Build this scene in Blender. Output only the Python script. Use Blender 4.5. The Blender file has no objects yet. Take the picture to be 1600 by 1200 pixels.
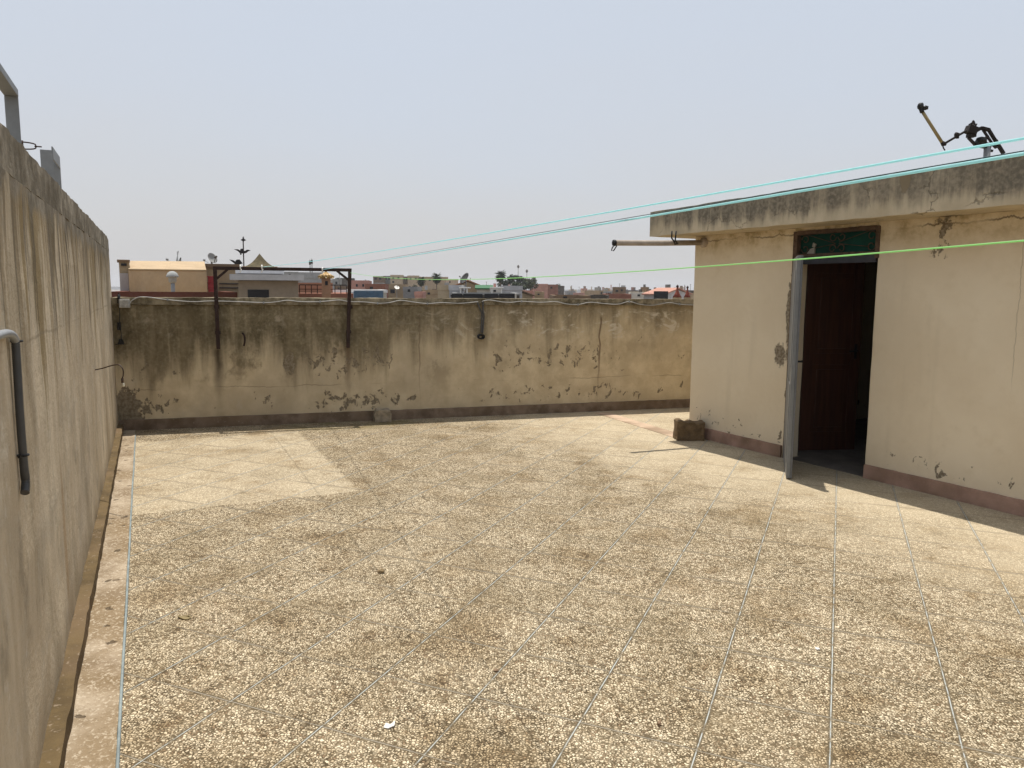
import bpy, bmesh, math, random
from mathutils import Vector, Matrix, noise
random.seed(7)
R = math.radians
S = bpy.context.scene
C = S.collection

# ------------------------------------------------------------------ camera
FPX = 1200.0                      # focal length in photo pixels (1600 wide)
EYE = Vector((0, 0, 1.7))
pitch = math.atan((600 - 452) / FPX)
roll = R(0.4)
Fv = Vector((0, math.cos(pitch), -math.sin(pitch)))
Uv = Vector((0, math.sin(pitch), math.cos(pitch)))
Rv = Vector((1, 0, 0))
cr, sr = math.cos(roll), math.sin(roll)
R2 = Rv * cr + Uv * sr
U2 = Uv * cr - Rv * sr
cam = bpy.data.objects.new('camera', bpy.data.cameras.new('camera'))
C.objects.link(cam)
M = Matrix((R2, U2, -Fv)).transposed().to_4x4()
M.translation = EYE
cam.matrix_world = M
cam.data.sensor_fit = 'HORIZONTAL'
cam.data.sensor_width = 36
cam.data.lens = 36 * FPX / 1600
cam.data.clip_start = 0.05
cam.data.clip_end = 9000
S.camera = cam

# ------------------------------------------------------------------ world, sun, exposure
SUN_EL, SUN_AZ = 77.0, 20.8        # azimuth from +Y towards -X
W = bpy.data.worlds.new('World'); S.world = W; W.use_nodes = True
wn = W.node_tree.nodes; wl = W.node_tree.links
wn.clear()
wo = wn.new('ShaderNodeOutputWorld'); bg = wn.new('ShaderNodeBackground')
sky = wn.new('ShaderNodeTexSky'); sky.sky_type = 'NISHITA'; sky.sun_disc = False
sky.sun_elevation = R(SUN_EL); sky.sun_rotation = R(-SUN_AZ)
sky.altitude = 0; sky.air_density = 1.0; sky.dust_density = 4.0; sky.ozone_density = 1.2
hz = wn.new('ShaderNodeMix'); hz.data_type = 'RGBA'
hz.inputs[0].default_value = 0.80                   # thin high overcast: a grey veil over the blue
hz.inputs[7].default_value = (7.4, 7.6, 8.0, 1)
tc = wn.new('ShaderNodeTexCoord'); sx_ = wn.new('ShaderNodeSeparateXYZ'); wl.new(tc.outputs['Generated'], sx_.inputs[0])
mr = wn.new('ShaderNodeMapRange'); mr.interpolation_type = 'SMOOTHSTEP'; mr.inputs[1].default_value = -.02; mr.inputs[2].default_value = .36
wmp = wn.new('ShaderNodeMapping'); wmp.inputs[3].default_value = (1, 1, 3); wl.new(tc.outputs['Generated'], wmp.inputs[0])
wno = wn.new('ShaderNodeTexNoise'); wno.inputs['Scale'].default_value = 1.6; wno.inputs['Detail'].default_value = 5; wl.new(wmp.outputs[0], wno.inputs[0])
wad = wn.new('ShaderNodeMath'); wad.operation = 'MULTIPLY_ADD'; wad.inputs[1].default_value = .30; wl.new(wno.outputs['Fac'], wad.inputs[0]); wsb = wn.new('ShaderNodeMath'); wsb.operation = 'SUBTRACT'; wsb.inputs[1].default_value = .15
wl.new(sx_.outputs[2], wsb.inputs[0]); wl.new(wsb.outputs[0], wad.inputs[2]); wl.new(wad.outputs[0], mr.inputs[0])
vc = wn.new('ShaderNodeMix'); vc.data_type = 'RGBA'; vc.inputs[6].default_value = (7.15, 7.05, 7.05, 1); vc.inputs[7].default_value = (6.9, 7.5, 8.4, 1)
wl.new(mr.outputs[0], vc.inputs[0]); wl.new(vc.outputs[2], hz.inputs[7])
wl.new(sky.outputs[0], hz.inputs[6]); wl.new(hz.outputs[2], bg.inputs[0])
bg.inputs[1].default_value = 0.1
wl.new(bg.outputs[0], wo.inputs[0])
sun = bpy.data.objects.new('sun', bpy.data.lights.new('sun', 'SUN'))
C.objects.link(sun)
sun.data.energy = 5.0; sun.data.angle = R(0.55); sun.data.color = (1, 0.945, 0.86)
sdir = Vector((math.sin(R(SUN_AZ)) * math.cos(R(SUN_EL)), -math.cos(R(SUN_AZ)) * math.cos(R(SUN_EL)), -math.sin(R(SUN_EL))))
sun.rotation_euler = sdir.to_track_quat('-Z', 'Y').to_euler()
sun.location = (-3, 6, 20)
S.view_settings.view_transform = 'Standard'; S.view_settings.look = 'None'
S.view_settings.exposure = 0; S.view_settings.gamma = 1; S.view_settings.use_curve_mapping = False
S.cycles.max_bounces = 8; S.cycles.diffuse_bounces = 5; S.cycles.volume_bounces = 0

# ------------------------------------------------------------------ surveying helpers
def ray(u, v): return Fv + R2 * ((u - 800) / FPX) + U2 * ((600 - v) / FPX)
def gr(u, v, z=0.0):
    d = ray(u, v); return EYE + d * ((z - EYE.z) / d.z)
def at(u, v, Y):
    d = ray(u, v); return EYE + d * (Y / d.y)
class Frame:                       # a vertical wall's own axes: x along, y away from the terrace, z up
    def __init__(s, o, ang):
        s.o = Vector((o[0], o[1], 0)); s.a = ang
        s.x = Vector((math.cos(ang), math.sin(ang), 0)); s.y = Vector((-s.x.y, s.x.x, 0))
    def loc(s, p): q = Vector(p) - s.o; return Vector((q.dot(s.x), q.dot(s.y), q.z))
    def wld(s, x, y, z=0): return s.o + s.x * x + s.y * y + Vector((0, 0, z))
    def pix(s, u, v, y=0.0):       # where a sight line meets the plane local y = const
        d = ray(u, v); p0 = s.o + s.y * y
        t = (p0 - EYE).dot(s.y) / d.dot(s.y); return s.loc(EYE + d * t)
LW = Frame(Vector((-1.589, 2.556, 0)) + Vector((-.905, -.425, 0)) * .06, math.atan2(.905, -.425))
BA, BB = gr(195, 673), gr(1075, 637)
bang = math.atan2((BB - BA).y, (BB - BA).x)
BW = Frame(BA + Vector((-math.sin(bang), math.cos(bang), 0)) * .03, bang)
HA, HB = gr(1100, 686), gr(1600, 808)
hang = math.atan2((HB - HA).y, (HB - HA).x)
HW = Frame(HA + Vector((-math.sin(hang), math.cos(hang), 0)) * .025, hang)
# shift the back wall's origin to the corner with the left wall
_d = (LW.o - BW.o).dot(LW.y) / BW.x.dot(LW.y)
BW.o = BW.o + BW.x * _d
LFAR = LW.loc(BW.wld(0, .24)).x

# ------------------------------------------------------------------ mesh helpers
class MB:
    def __init__(s): s.b = bmesh.new()
    def box(s, x0, x1, y0, y1, z0, z1, bev=0.0, mat=None):
        vs = [s.b.verts.new((x, y, z)) for x in (x0, x1) for y in (y0, y1) for z in (z0, z1)]
        if mat is not None:
            for v in vs: v.co = mat @ v.co
        fs = [s.b.faces.new([vs[i] for i in f]) for f in ((0,1,3,2),(4,6,7,5),(0,4,5,1),(2,3,7,6),(0,2,6,4),(1,5,7,3))]
        if bev:
            es = list({e for f in fs for e in f.edges})
            bmesh.ops.bevel(s.b, geom=es, offset=bev, segments=2, affect='EDGES', profile=.6)
        return s
    def rough(s, x0, x1, y0, y1, z0, z1, step=.12, amp=.004, fn=None, sc=3.0):
        def ticks(a, b): n = max(1, int(round((b - a) / step))); return [a + (b - a) * i / n for i in range(n + 1)]
        X, Y, Z = ticks(x0, x1), ticks(y0, y1), ticks(z0, z1)
        cache = {}
        def V(i, j, k):
            if (i, j, k) not in cache:
                p = Vector((X[i], Y[j], Z[k]))
                q = p + noise.noise_vector(p * sc) * amp + noise.noise_vector(p * sc * 3.7) * amp * .5
                if fn: q = fn(q)
                cache[(i, j, k)] = s.b.verts.new(q)
            return cache[(i, j, k)]
        nx, ny, nz = len(X) - 1, len(Y) - 1, len(Z) - 1
        F = s.b.faces.new
        for i in range(nx):
            for k in range(nz):
                F((V(i,0,k), V(i+1,0,k), V(i+1,0,k+1), V(i,0,k+1))); F((V(i,ny,k), V(i,ny,k+1), V(i+1,ny,k+1), V(i+1,ny,k)))
            for j in range(ny):
                F((V(i,j,0), V(i,j+1,0), V(i+1,j+1,0), V(i+1,j,0))); F((V(i,j,nz), V(i+1,j,nz), V(i+1,j+1,nz), V(i,j+1,nz)))
        for j in range(ny):
            for k in range(nz):
                F((V(0,j,k), V(0,j,k+1), V(0,j+1,k+1), V(0,j+1,k))); F((V(nx,j,k), V(nx,j+1,k), V(nx,j+1,k+1), V(nx,j,k+1)))
        return s
    def prism(s, pts, vec):        # polygon (3D points) extruded along vec
        vec = Vector(vec); a = [s.b.verts.new(p) for p in pts]; b = [s.b.verts.new(Vector(p) + vec) for p in pts]
        n = len(pts); s.b.faces.new(a[::-1]); s.b.faces.new(b)
        for i in range(n): s.b.faces.new((a[i], a[(i+1) % n], b[(i+1) % n], b[i]))
        bmesh.ops.recalc_face_normals(s.b, faces=s.b.faces[:])
        return s
    def tube(s, pts, r, n=8, closed=False, cap=True):
        pts = [Vector(p) for p in pts]; N = len(pts); rs = r if isinstance(r, (list, tuple)) else [r] * N
        rings = []; up = None
        for i, p in enumerate(pts):
            if closed: t = pts[(i+1) % N] - pts[i-1]
            else: t = pts[min(i+1, N-1)] - pts[max(i-1, 0)]
            t = t.normalized() if t.length > 1e-9 else Vector((0, 0, 1))
            if up is None: up = Vector((0, 0, 1)) if abs(t.z) < .9 else Vector((1, 0, 0))
            a = t.cross(up).normalized(); up2 = a.cross(t).normalized(); up = up2
            rings.append([s.b.verts.new(p + (a * math.cos(2*math.pi*k/n) + up2 * math.sin(2*math.pi*k/n)) * rs[i]) for k in range(n)])
        for i in range(N if closed else N - 1):
            A, B = rings[i], rings[(i+1) % N]
            for k in range(n): s.b.faces.new((A[k], B[k], B[(k+1) % n], A[(k+1) % n])).smooth = True
        if cap and not closed:
            s.b.faces.new(rings[0]); s.b.faces.new(rings[-1][::-1])
        return s
    def bar(s, a, b, w, h, upv=(0, 0, 1)):   # rectangular section bar between two points
        a, b = Vector(a), Vector(b); t = (b - a); L = t.length; t.normalize(); u = Vector(upv)
        if abs(t.dot(u)) > .95: u = Vector((0, 1, 0))
        x = t.cross(u).normalized(); u = x.cross(t)
        m = Matrix((x, u, t)).transposed().to_4x4(); m.translation = a
        return s.box(-w/2, w/2, -h/2, h/2, 0, L, mat=m)
    def lathe(s, prof, n=16, o=(0, 0, 0), ax=None):
        o = Vector(o); q = ax.to_track_quat('Z', 'Y').to_matrix() if ax is not None else Matrix.Identity(3)
        rings = [[s.b.verts.new(o + q @ Vector((r * math.cos(2*math.pi*k/n), r * math.sin(2*math.pi*k/n), z))) for k in range(n)] for r, z in prof]
        for A, B in zip(rings, rings[1:]):
            for k in range(n): s.b.faces.new((A[k], A[(k+1) % n], B[(k+1) % n], B[k])).smooth = True
        s.b.faces.new(rings[0][::-1]); s.b.faces.new(rings[-1])
        return s
    def blob(s, o, r, amp=.2, sub=2, seed=0.0):
        res = bmesh.ops.create_icosphere(s.b, subdivisions=sub, radius=1.0)
        for v in res['verts']:
            k = 1 + amp * noise.noise(v.co * 1.7 + Vector((seed, seed, seed)))
            v.co = Vector(o) + Vector((v.co.x * r[0], v.co.y * r[1], v.co.z * r[2])) * k
        return s
    def face(s, pts):
        s.b.faces.new([s.b.verts.new(p) for p in pts]); return s
    def build(s, name, mat, parent=None, loc=None, rz=0.0):
        me = bpy.data.meshes.new(name); s.b.normal_update(); s.b.to_mesh(me); s.b.free()
        o = bpy.data.objects.new(name, me); C.objects.link(o)
        me.materials.append(mat)
        if parent is not None: o.parent = parent
        if loc is not None: o.location = loc
        if rz: o.rotation_euler = (0, 0, rz)
        return o
def tag(o, label=None, cat=None, group=None, kind=None):
    if label: o['label'] = label
    if cat: o['category'] = cat
    if group: o['group'] = group
    if kind: o['kind'] = kind
    return o
def thing(name, label, cat, loc=(0, 0, 0), rz=0.0, group=None):
    o = bpy.data.objects.new(name, None); C.objects.link(o); o.empty_display_size = .2
    o.location = loc; o.rotation_euler = (0, 0, rz)
    return tag(o, label, cat, group)
def structure(o): o['kind'] = 'structure'; return o

# ------------------------------------------------------------------ material helpers
class G:
    def __init__(s, name, rough=.85, metal=0.0, spec=.3):
        s.mat = bpy.data.materials.new(name); s.mat.use_nodes = True; s.t = s.mat.node_tree
        s.t.nodes.clear(); s.out = s.t.nodes.new('ShaderNodeOutputMaterial'); s.b = s.t.nodes.new('ShaderNodeBsdfPrincipled')
        s.t.links.new(s.b.outputs[0], s.out.inputs[0])
        s.b.inputs['Roughness'].default_value = rough; s.b.inputs['Metallic'].default_value = metal
        s.b.inputs['Specular IOR Level'].default_value = spec
        s.co = s.t.nodes.new('ShaderNodeTexCoord').outputs['Object']
    def set(s, sock, v):
        if hasattr(v, 'links') or isinstance(v, bpy.types.NodeSocket): s.t.links.new(v, sock)
        else:
            if isinstance(v, (tuple, list)) and len(v) == 3 and sock.type == 'RGBA': v = (*v, 1)
            sock.default_value = v
    def n(s, typ, **kw):
        nd = s.t.nodes.new(typ)
        for k, v in kw.items(): setattr(nd, k, v)
        return nd
    def m(s, op, a, b=0.0, clamp=False):
        nd = s.n('ShaderNodeMath', operation=op, use_clamp=clamp); s.set(nd.inputs[0], a); s.set(nd.inputs[1], b); return nd.outputs[0]
    def mul(s, *v):
        r = v[0]
        for x in v[1:]: r = s.m('MULTIPLY', r, x)
        return r
    def add(s, a, b): return s.m('ADD', a, b)
    def sub(s, a, b): return s.m('SUBTRACT', a, b)
    def mx(s, a, b): return s.m('MAXIMUM', a, b)
    def mix(s, f, a, b, bl='MIX'):
        nd = s.n('ShaderNodeMix', data_type='RGBA', blend_type=bl); nd.clamp_factor = True
        s.set(nd.inputs[0], f); s.set(nd.inputs[6], a); s.set(nd.inputs[7], b); return nd.outputs[2]
    def rng(s, v, a, b, c=0.0, d=1.0, smooth=True):
        nd = s.n('ShaderNodeMapRange', interpolation_type='SMOOTHSTEP' if smooth else 'LINEAR')
        s.set(nd.inputs[0], v); s.set(nd.inputs[1], a); s.set(nd.inputs[2], b); s.set(nd.inputs[3], c); s.set(nd.inputs[4], d); return nd.outputs[0]
    def map(s, scale=(1, 1, 1), loc=(0, 0, 0), rot=(0, 0, 0), vec=None):
        nd = s.n('ShaderNodeMapping'); s.set(nd.inputs[0], vec if vec is not None else s.co)
        nd.inputs[1].default_value = loc; nd.inputs[2].default_value = rot; nd.inputs[3].default_value = scale; return nd.outputs[0]
    def noise(s, scale=5, detail=4, rough=.55, vec=None, dist=0.0, col=False):
        nd = s.n('ShaderNodeTexNoise'); s.set(nd.inputs['Vector'], vec if vec is not None else s.co)
        nd.inputs['Scale'].default_value = scale; nd.inputs['Detail'].default_value = detail
        nd.inputs['Roughness'].default_value = rough; nd.inputs['Distortion'].default_value = dist
        return nd.outputs['Color' if col else 'Fac']
    def vor(s, scale, vec=None, feature='F1', rnd=1.0, dims='3D'):
        nd = s.n('ShaderNodeTexVoronoi', feature=feature, voronoi_dimensions=dims); s.set(nd.inputs['Vector'], vec if vec is not None else s.co)
        nd.inputs['Scale'].default_value = scale; nd.inputs['Randomness'].default_value = rnd; return nd
    def xyz(s, vec=None):
        nd = s.n('ShaderNodeSeparateXYZ'); s.set(nd.inputs[0], vec if vec is not None else s.co); return nd.outputs
    def vadd(s, a, b, k=1.0):      # a + (b-0.5)*k
        v1 = s.n('ShaderNodeVectorMath', operation='SUBTRACT'); s.set(v1.inputs[0], b); v1.inputs[1].default_value = (.5, .5, .5)
        v2 = s.n('ShaderNodeVectorMath', operation='SCALE'); s.set(v2.inputs[0], v1.outputs[0]); v2.inputs['Scale'].default_value = k
        v3 = s.n('ShaderNodeVectorMath', operation='ADD'); s.set(v3.inputs[0], a); s.set(v3.inputs[1], v2.outputs[0]); return v3.outputs[0]
    def gauss(s, v, c, w):         # soft bump at c of half width w
        return s.rng(s.m('ABSOLUTE', s.sub(v, c)), 0, w, 1, 0)
    def spot(s, x, z, cx, cz, rx, rz, wob, amt=.6, soft=.12):
        dx = s.m('DIVIDE', s.sub(x, cx), rx); dz = s.m('DIVIDE', s.sub(z, cz), rz)
        d = s.m('SQRT', s.add(s.mul(dx, dx), s.mul(dz, dz)))
        d = s.add(d, s.mul(s.sub(wob, .5), amt * 2)); return s.rng(d, 1 - soft, 1 + soft, 1, 0)
    def bump(s, h, strength=.3, dist=.01):
        nd = s.n('ShaderNodeBump'); nd.inputs['Strength'].default_value = strength; nd.inputs['Distance'].default_value = dist
        s.set(nd.inputs['Height'], h); s.set(s.b.inputs['Normal'], nd.outputs[0])
    def col(s, c): s.set(s.b.inputs['Base Color'], c); return s
    def rgh(s, c): s.set(s.b.inputs['Roughness'], c); return s
def simple(name, c, rough=.8, metal=0.0, var=.25, scale=6, spec=.3, bump=.1):
    g = G(name, rough, metal, spec)
    n = g.noise(scale, 5, .6); n2 = g.noise(scale * 7, 3, .6)
    f = g.rng(g.add(g.mul(n, .7), g.mul(n2, .3)), .3, .7)
    g.col(g.mix(f, tuple(x * (1 - var) for x in c), tuple(min(1, x * (1 + var * .7)) for x in c)))
    if bump: g.bump(n2, bump, .004)
    return g.mat

def mat_back_wall():
    g = G('weathered_plaster', .93, spec=.15); x, y, z = g.xyz()
    lo = g.noise(.9, 5, .6); md = g.noise(4, 6, .62); fi = g.noise(26, 4, .6)
    st = g.noise(1, 6, .62, g.map((4.2, 1, .55))); st2 = g.noise(1, 4, .6, g.map((11, 1, .7), (3, 0, 0)))
    base = g.mix(g.rng(md, .35, .68), (.49, .395, .255), (.62, .515, .345))
    base = g.mix(g.mul(g.rng(lo, .42, .66), .6), base, (.42, .345, .235))
    base = g.mix(g.rng(fi, .58, .8, 0, .35), base, (.36, .30, .20))
    right = g.rng(x, 1.6, 6.0)
    # rain grime running down from the coping
    edge = g.add(g.add(g.mul(st, 1.5), g.mul(md, .4)), g.mul(right, -.42))
    gm = g.rng(g.add(z, g.mul(g.sub(edge, .80), 1.05)), .66, 1.24)
    gm = g.mul(gm, g.rng(st2, .22, .52, .62, 1), g.rng(fi, .25, .6, .75, 1))
    gm = g.mul(gm, g.rng(right, 0, 1, .97, .72))
    grime = g.mix(g.rng(md, .3, .7), (.072, .057, .029), (.165, .135, .08))
    c = g.mix(gm, base, grime)
    bl = g.noise(2.3, 7, .68, g.map((1, 1, .75), (5, 1, 2)))
    c = g.mix(g.mul(g.rng(bl, .52, .64), g.rng(right, 0, 1, .75, .22), g.rng(z, .3, .9, .15, 1)), c, (.115, .09, .05))
    c = g.mix(g.mul(g.rng(bl, .42, .30), .55), c, (.50, .43, .32))
    low = g.mul(g.rng(st, .5, .72), g.rng(z, 1.2, .25, .9, .1), g.rng(right, 0, 1, .75, .3))
    c = g.mix(low, c, (.24, .19, .115))
    # pale scuffs and lime bloom under the coping
    sw = g.noise(3.3, 7, .7, g.map((1, 1, 1.5), (7, 0, 3)), 1.8)
    sc = g.mul(g.rng(sw, .53, .66), g.rng(z, .9, 1.15), g.rng(z, 1.46, 1.38), g.rng(right, .25, 1, .06, .8))
    c = g.mix(sc, c, (.60, .54, .43))
    # dark run below the left post of the drying frame, fainter one below the right post
    for px, w, top, k in ((BW.pix(341, 545).x, .085, .99, .92), (BW.pix(543, 543).x, .06, .99, .6), (BW.pix(937, 520).x, .022, 1.36, .85), (BW.pix(655, 500).x, .012, 1.4, .55)):
        wob = g.mul(g.sub(g.noise(1, 3, .5, g.map((3, 1, 3.0))), .5), .10)
        run = g.mul(g.gauss(g.add(x, wob), px + .0, w), g.rng(z, top, top - .06), g.rng(z, .25, .85, .15, 1), k)
        c = g.mix(run, c, (.06, .043, .026) if k > .9 else (.12, .075, .045))
    # flaked paint: grey render shows through
    fl = g.noise(9, 8, .68, g.map((1, 1, .8), (1.3, 0, 5)), .5); fl_r = g.noise(1.3, 2, .5, g.map((1, 1, .3), (4, 0, 0)))
    band = g.mx(g.gauss(z, .27, .24), g.mul(g.gauss(z, .78, .40), .86))
    dens = g.mul(band, g.rng(fl_r, .3, .62), g.rng(right, 0, 1, 1, .82))
    pe = g.rng(g.add(fl, g.mul(dens, .19)), .69, .702)
    corner = g.spot(x, z, .10, .24, .17, .25, g.noise(7, 7, .7, g.map((1.2, 1, .8), (6, 0, 2))), 1.5, .06)
    for u, v, ru, rv in ((452, 568, .075, .13), (812, 700, 0, 0)):
        if ru:
            p = BW.pix(u, v); pe = g.mx(pe, g.spot(x, z, p.x, p.z, ru, rv, fl, 1.4))
    f2 = g.noise(19, 7, .68, g.map((1, 1, .8), (2, 0, 9)), .3); pe = g.mx(pe, g.rng(g.add(f2, g.mul(g.rng(md, .45, .6), g.rng(z, 1.25, .9), .06)), .72, .73))
    pe = g.mx(pe, corner)
    pc = g.mix(g.rng(fi, .35, .65), (.155, .122, .078), (.26, .215, .15))
    c = g.mix(pe, c, pc)
    # hairline crack
    ck = g.m('ABSOLUTE', g.sub(z, g.add(.40, g.mul(g.noise(1, 6, .7, g.map((1.3, 0, 0))), .16))))
    ckm = g.mul(g.rng(ck, .0015, .005, 1, 0), g.rng(g.noise(1.4, 2), .45, .6))
    c = g.mix(g.mul(ckm, .4), c, (.1, .08, .05))
    g.col(c)
    g.bump(g.sub(g.add(g.mul(fi, .35), g.mul(md, .5)), g.add(g.mul(pe, .8), ckm)), .55, .012)
    return g.mat

def mat_left_wall():
    g = G('streaked_render', .92, spec=.15); x, y, z = g.xyz()
    md = g.noise(3.5, 6, .62); fi = g.noise(30, 4, .62); lo = g.noise(.8, 4, .55)
    wc = g.vadd(g.vadd(g.co, g.noise(1.3, 3, .5, col=True), .22), g.noise(9, 3, .6, col=True), .035)
    s1 = g.noise(1, 6, .66, g.map((2.1, 1, .26), vec=wc)); s2 = g.noise(1, 6, .66, g.map((5.5, 1, .42), (5, 0, 0), vec=wc)); s3 = g.noise(1, 5, .6, g.map((2.6, 1, .3), (9, 0, 1), vec=wc))
    c = g.mix(g.rng(s1, .34, .66), (.44, .355, .245), (.61, .515, .375))
    c = g.mix(g.mul(g.rng(s2, .50, .70), g.rng(lo, .3, .6), .32), c, (.31, .25, .165))
    c = g.mix(g.mul(g.rng(md, .46, .66), .6), c, (.40, .345, .26))
    c = g.mix(g.mul(g.rng(g.noise(8, 6, .7), .55, .68), .45), c, (.60, .55, .46))
    seam = g.add(1.50, g.mul(g.sub(g.noise(1, 3, .5, g.map((2, 0, 0))), .5), .06))
    for fr, loc, ln, colr, k, soft in ((2.1, (0, 0, 0), 1.9, (.235, .170, .075), .85, .5), (4.3, (3, 0, 0), 1.5, (.150, .120, .072), .85, .35), (9.5, (7, 0, 0), 1.3, (.115, .092, .060), .75, .22), (6.0, (12, 0, 0), 2.1, (.27, .195, .10), .55, .6)):
        colm = g.noise(1, 5, .62, g.map((fr, 1, .06), loc, vec=wc)); L_ = g.rng(colm, .42, .72, -.25, ln, False)
        m_ = g.mul(g.rng(g.add(g.sub(z, 2.15), L_), 0, soft), g.rng(md, .22, .5, .55, 1), k); c = g.mix(m_, c, colr)
    pale = g.mul(g.rng(s2, .44, .32), g.rng(z, .6, 1.6, .4, .7))
    c = g.mix(g.mul(pale, .55), c, (.62, .54, .42))
    big = g.noise(1, 5, .6, g.map((1.5, 1, .5), (2, 0, 6), vec=wc)); c = g.mix(g.mul(g.rng(big, .5, .68), .62), c, (.235, .19, .12))
    bl = g.noise(2.6, 7, .7, g.map((1, 1, .7), (1, 5, 2))); c = g.mix(g.mul(g.rng(bl, .54, .66), .5), c, (.21, .18, .13)); c = g.mix(g.mul(g.rng(bl, .44, .32), .4), c, (.62, .55, .43))
    c = g.mix(g.rng(g.add(z, g.mul(g.sub(md, .5), .35)), 1.98, 2.06), c, g.mix(g.rng(bl, .4, .6), (.33, .29, .225), (.17, .145, .105)))
    pink = g.mul(g.rng(lo, .5, .7), g.rng(z, 1.4, .3), .35)
    c = g.mix(pink, c, (.44, .38, .30))
    rust = g.mul(g.spot(x, z, 1.05, .55, .05, .35, s1, .5, .5), .45)
    c = g.mix(rust, c, (.30, .17, .06))
    c = g.mix(g.mul(g.rng(g.m('ABSOLUTE', g.sub(z, seam)), .002, .010, 1, 0), g.rng(lo, .4, .6, .05, .5)), c, (.22, .18, .12))
    pits = g.rng(g.noise(11, 6, .7, g.map((1.4, 1, .6), (2, 1, 0))), .73, .76)
    c = g.mix(g.mul(pits, .8), c, (.15, .12, .085))
    c = g.mix(g.rng(fi, .55, .8, 0, .3), c, (.3, .25, .18))
    c = g.mix(g.rng(z, .28, .1, 0, .35), c, (.27, .20, .11))
    g.col(c); g.bump(g.add(g.mul(fi, .8), g.add(g.mul(md, .9), g.mul(bl, .9))), .6, .014)
    return g.mat

def mat_coping(name, light=(.36, .31, .23), dark=(.12, .10, .068)):
    g = G(name, .94, spec=.12); x, y, z = g.xyz()
    a = g.noise(2.2, 7, .66); b = g.noise(12, 6, .65); f = g.noise(45, 3, .6)
    c = g.mix(g.rng(g.add(g.mul(a, .6), g.mul(b, .4)), .4, .62), dark, light)
    c = g.mix(g.rng(f, .5, .75, 0, .4), c, tuple(v * .6 for v in light))
    g.col(c); g.bump(g.add(b, g.mul(f, .5)), .6, .012)
    return g.mat

D0 = 1.135
def mat_facade():
    g = G('cream_house_plaster', .9, spec=.18); x, y, z = g.xyz()
    lo = g.noise(1.1, 5, .6); md = g.noise(4.5, 6, .65); fi = g.noise(38, 4, .6); st = g.noise(1, 4, .6, g.map((5, 1, .5)))
    c = g.mix(g.rng(lo, .35, .68), (.67, .565, .405), (.73, .63, .465))
    c = g.mix(g.mul(g.rng(md, .5, .72), .45), c, (.62, .515, .355))
    c = g.mix(g.mul(g.rng(st, .55, .75), .35), c, (.57, .48, .34))
    yel = g.mul(g.rng(z, 1.9, 2.3), g.rng(md, .35, .6), .6); c = g.mix(yel, c, (.44, .33, .16))
    fl = g.noise(10, 8, .66, g.map((1.1, 1, 1), (3.3, 2, 5)), .5); reg = g.noise(1.7, 2, .5, g.map((1, 1, .5), (3, 3, 0)))
    band = g.mul(g.gauss(z, .23, .22), g.rng(reg, .3, .55))
    pe = g.rng(g.add(fl, g.mul(band, .135)), .705, .718)
    for u, v, ru, rv, k in ((1221, 548, .055, .12, 1.2), (1474, 362, .07, .11, 1.6), (1230, 640, .03, .30, 1.0), (1232, 500, .025, .35, 1.0)):
        p = HW.pix(u, v); lim = g.rng(x, D0 - .012, D0 - .010, 1, 0) if u < 1300 else 1.0; pe = g.mx(pe, g.mul(lim, g.spot(x, z, p.x, p.z, ru, rv, g.noise(6.5, 7, .7, g.map((1, 1, .8), (2, 7, 1))), k * 2.4)))
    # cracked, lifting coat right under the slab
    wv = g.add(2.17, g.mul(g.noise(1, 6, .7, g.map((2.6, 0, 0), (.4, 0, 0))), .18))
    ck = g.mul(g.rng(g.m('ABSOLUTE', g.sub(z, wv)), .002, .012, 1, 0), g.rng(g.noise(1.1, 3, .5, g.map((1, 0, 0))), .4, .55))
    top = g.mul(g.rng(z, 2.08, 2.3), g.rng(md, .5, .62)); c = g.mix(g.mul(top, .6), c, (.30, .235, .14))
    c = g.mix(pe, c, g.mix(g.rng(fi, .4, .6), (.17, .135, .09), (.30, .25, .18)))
    c = g.mix(g.mul(ck, .8), c, (.13, .1, .065))
    p0 = HW.pix(1598, 400); p1 = HW.pix(1588, 600)
    vx = g.add(p0.x, g.mul(g.sub(g.noise(1, 5, .6, g.map((0, 0, 5))), .5), .06))
    cv = g.mul(g.rng(g.m('ABSOLUTE', g.sub(x, vx)), .001, .005, 1, 0), g.rng(z, .9, 1.2))
    c = g.mix(g.mul(cv, .45), c, (.2, .16, .1))
    c = g.mix(g.rng(fi, .6, .8, 0, .18), c, (.42, .33, .2))
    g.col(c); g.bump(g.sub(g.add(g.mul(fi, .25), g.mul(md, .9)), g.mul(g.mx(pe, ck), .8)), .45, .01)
    return g.mat

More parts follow.
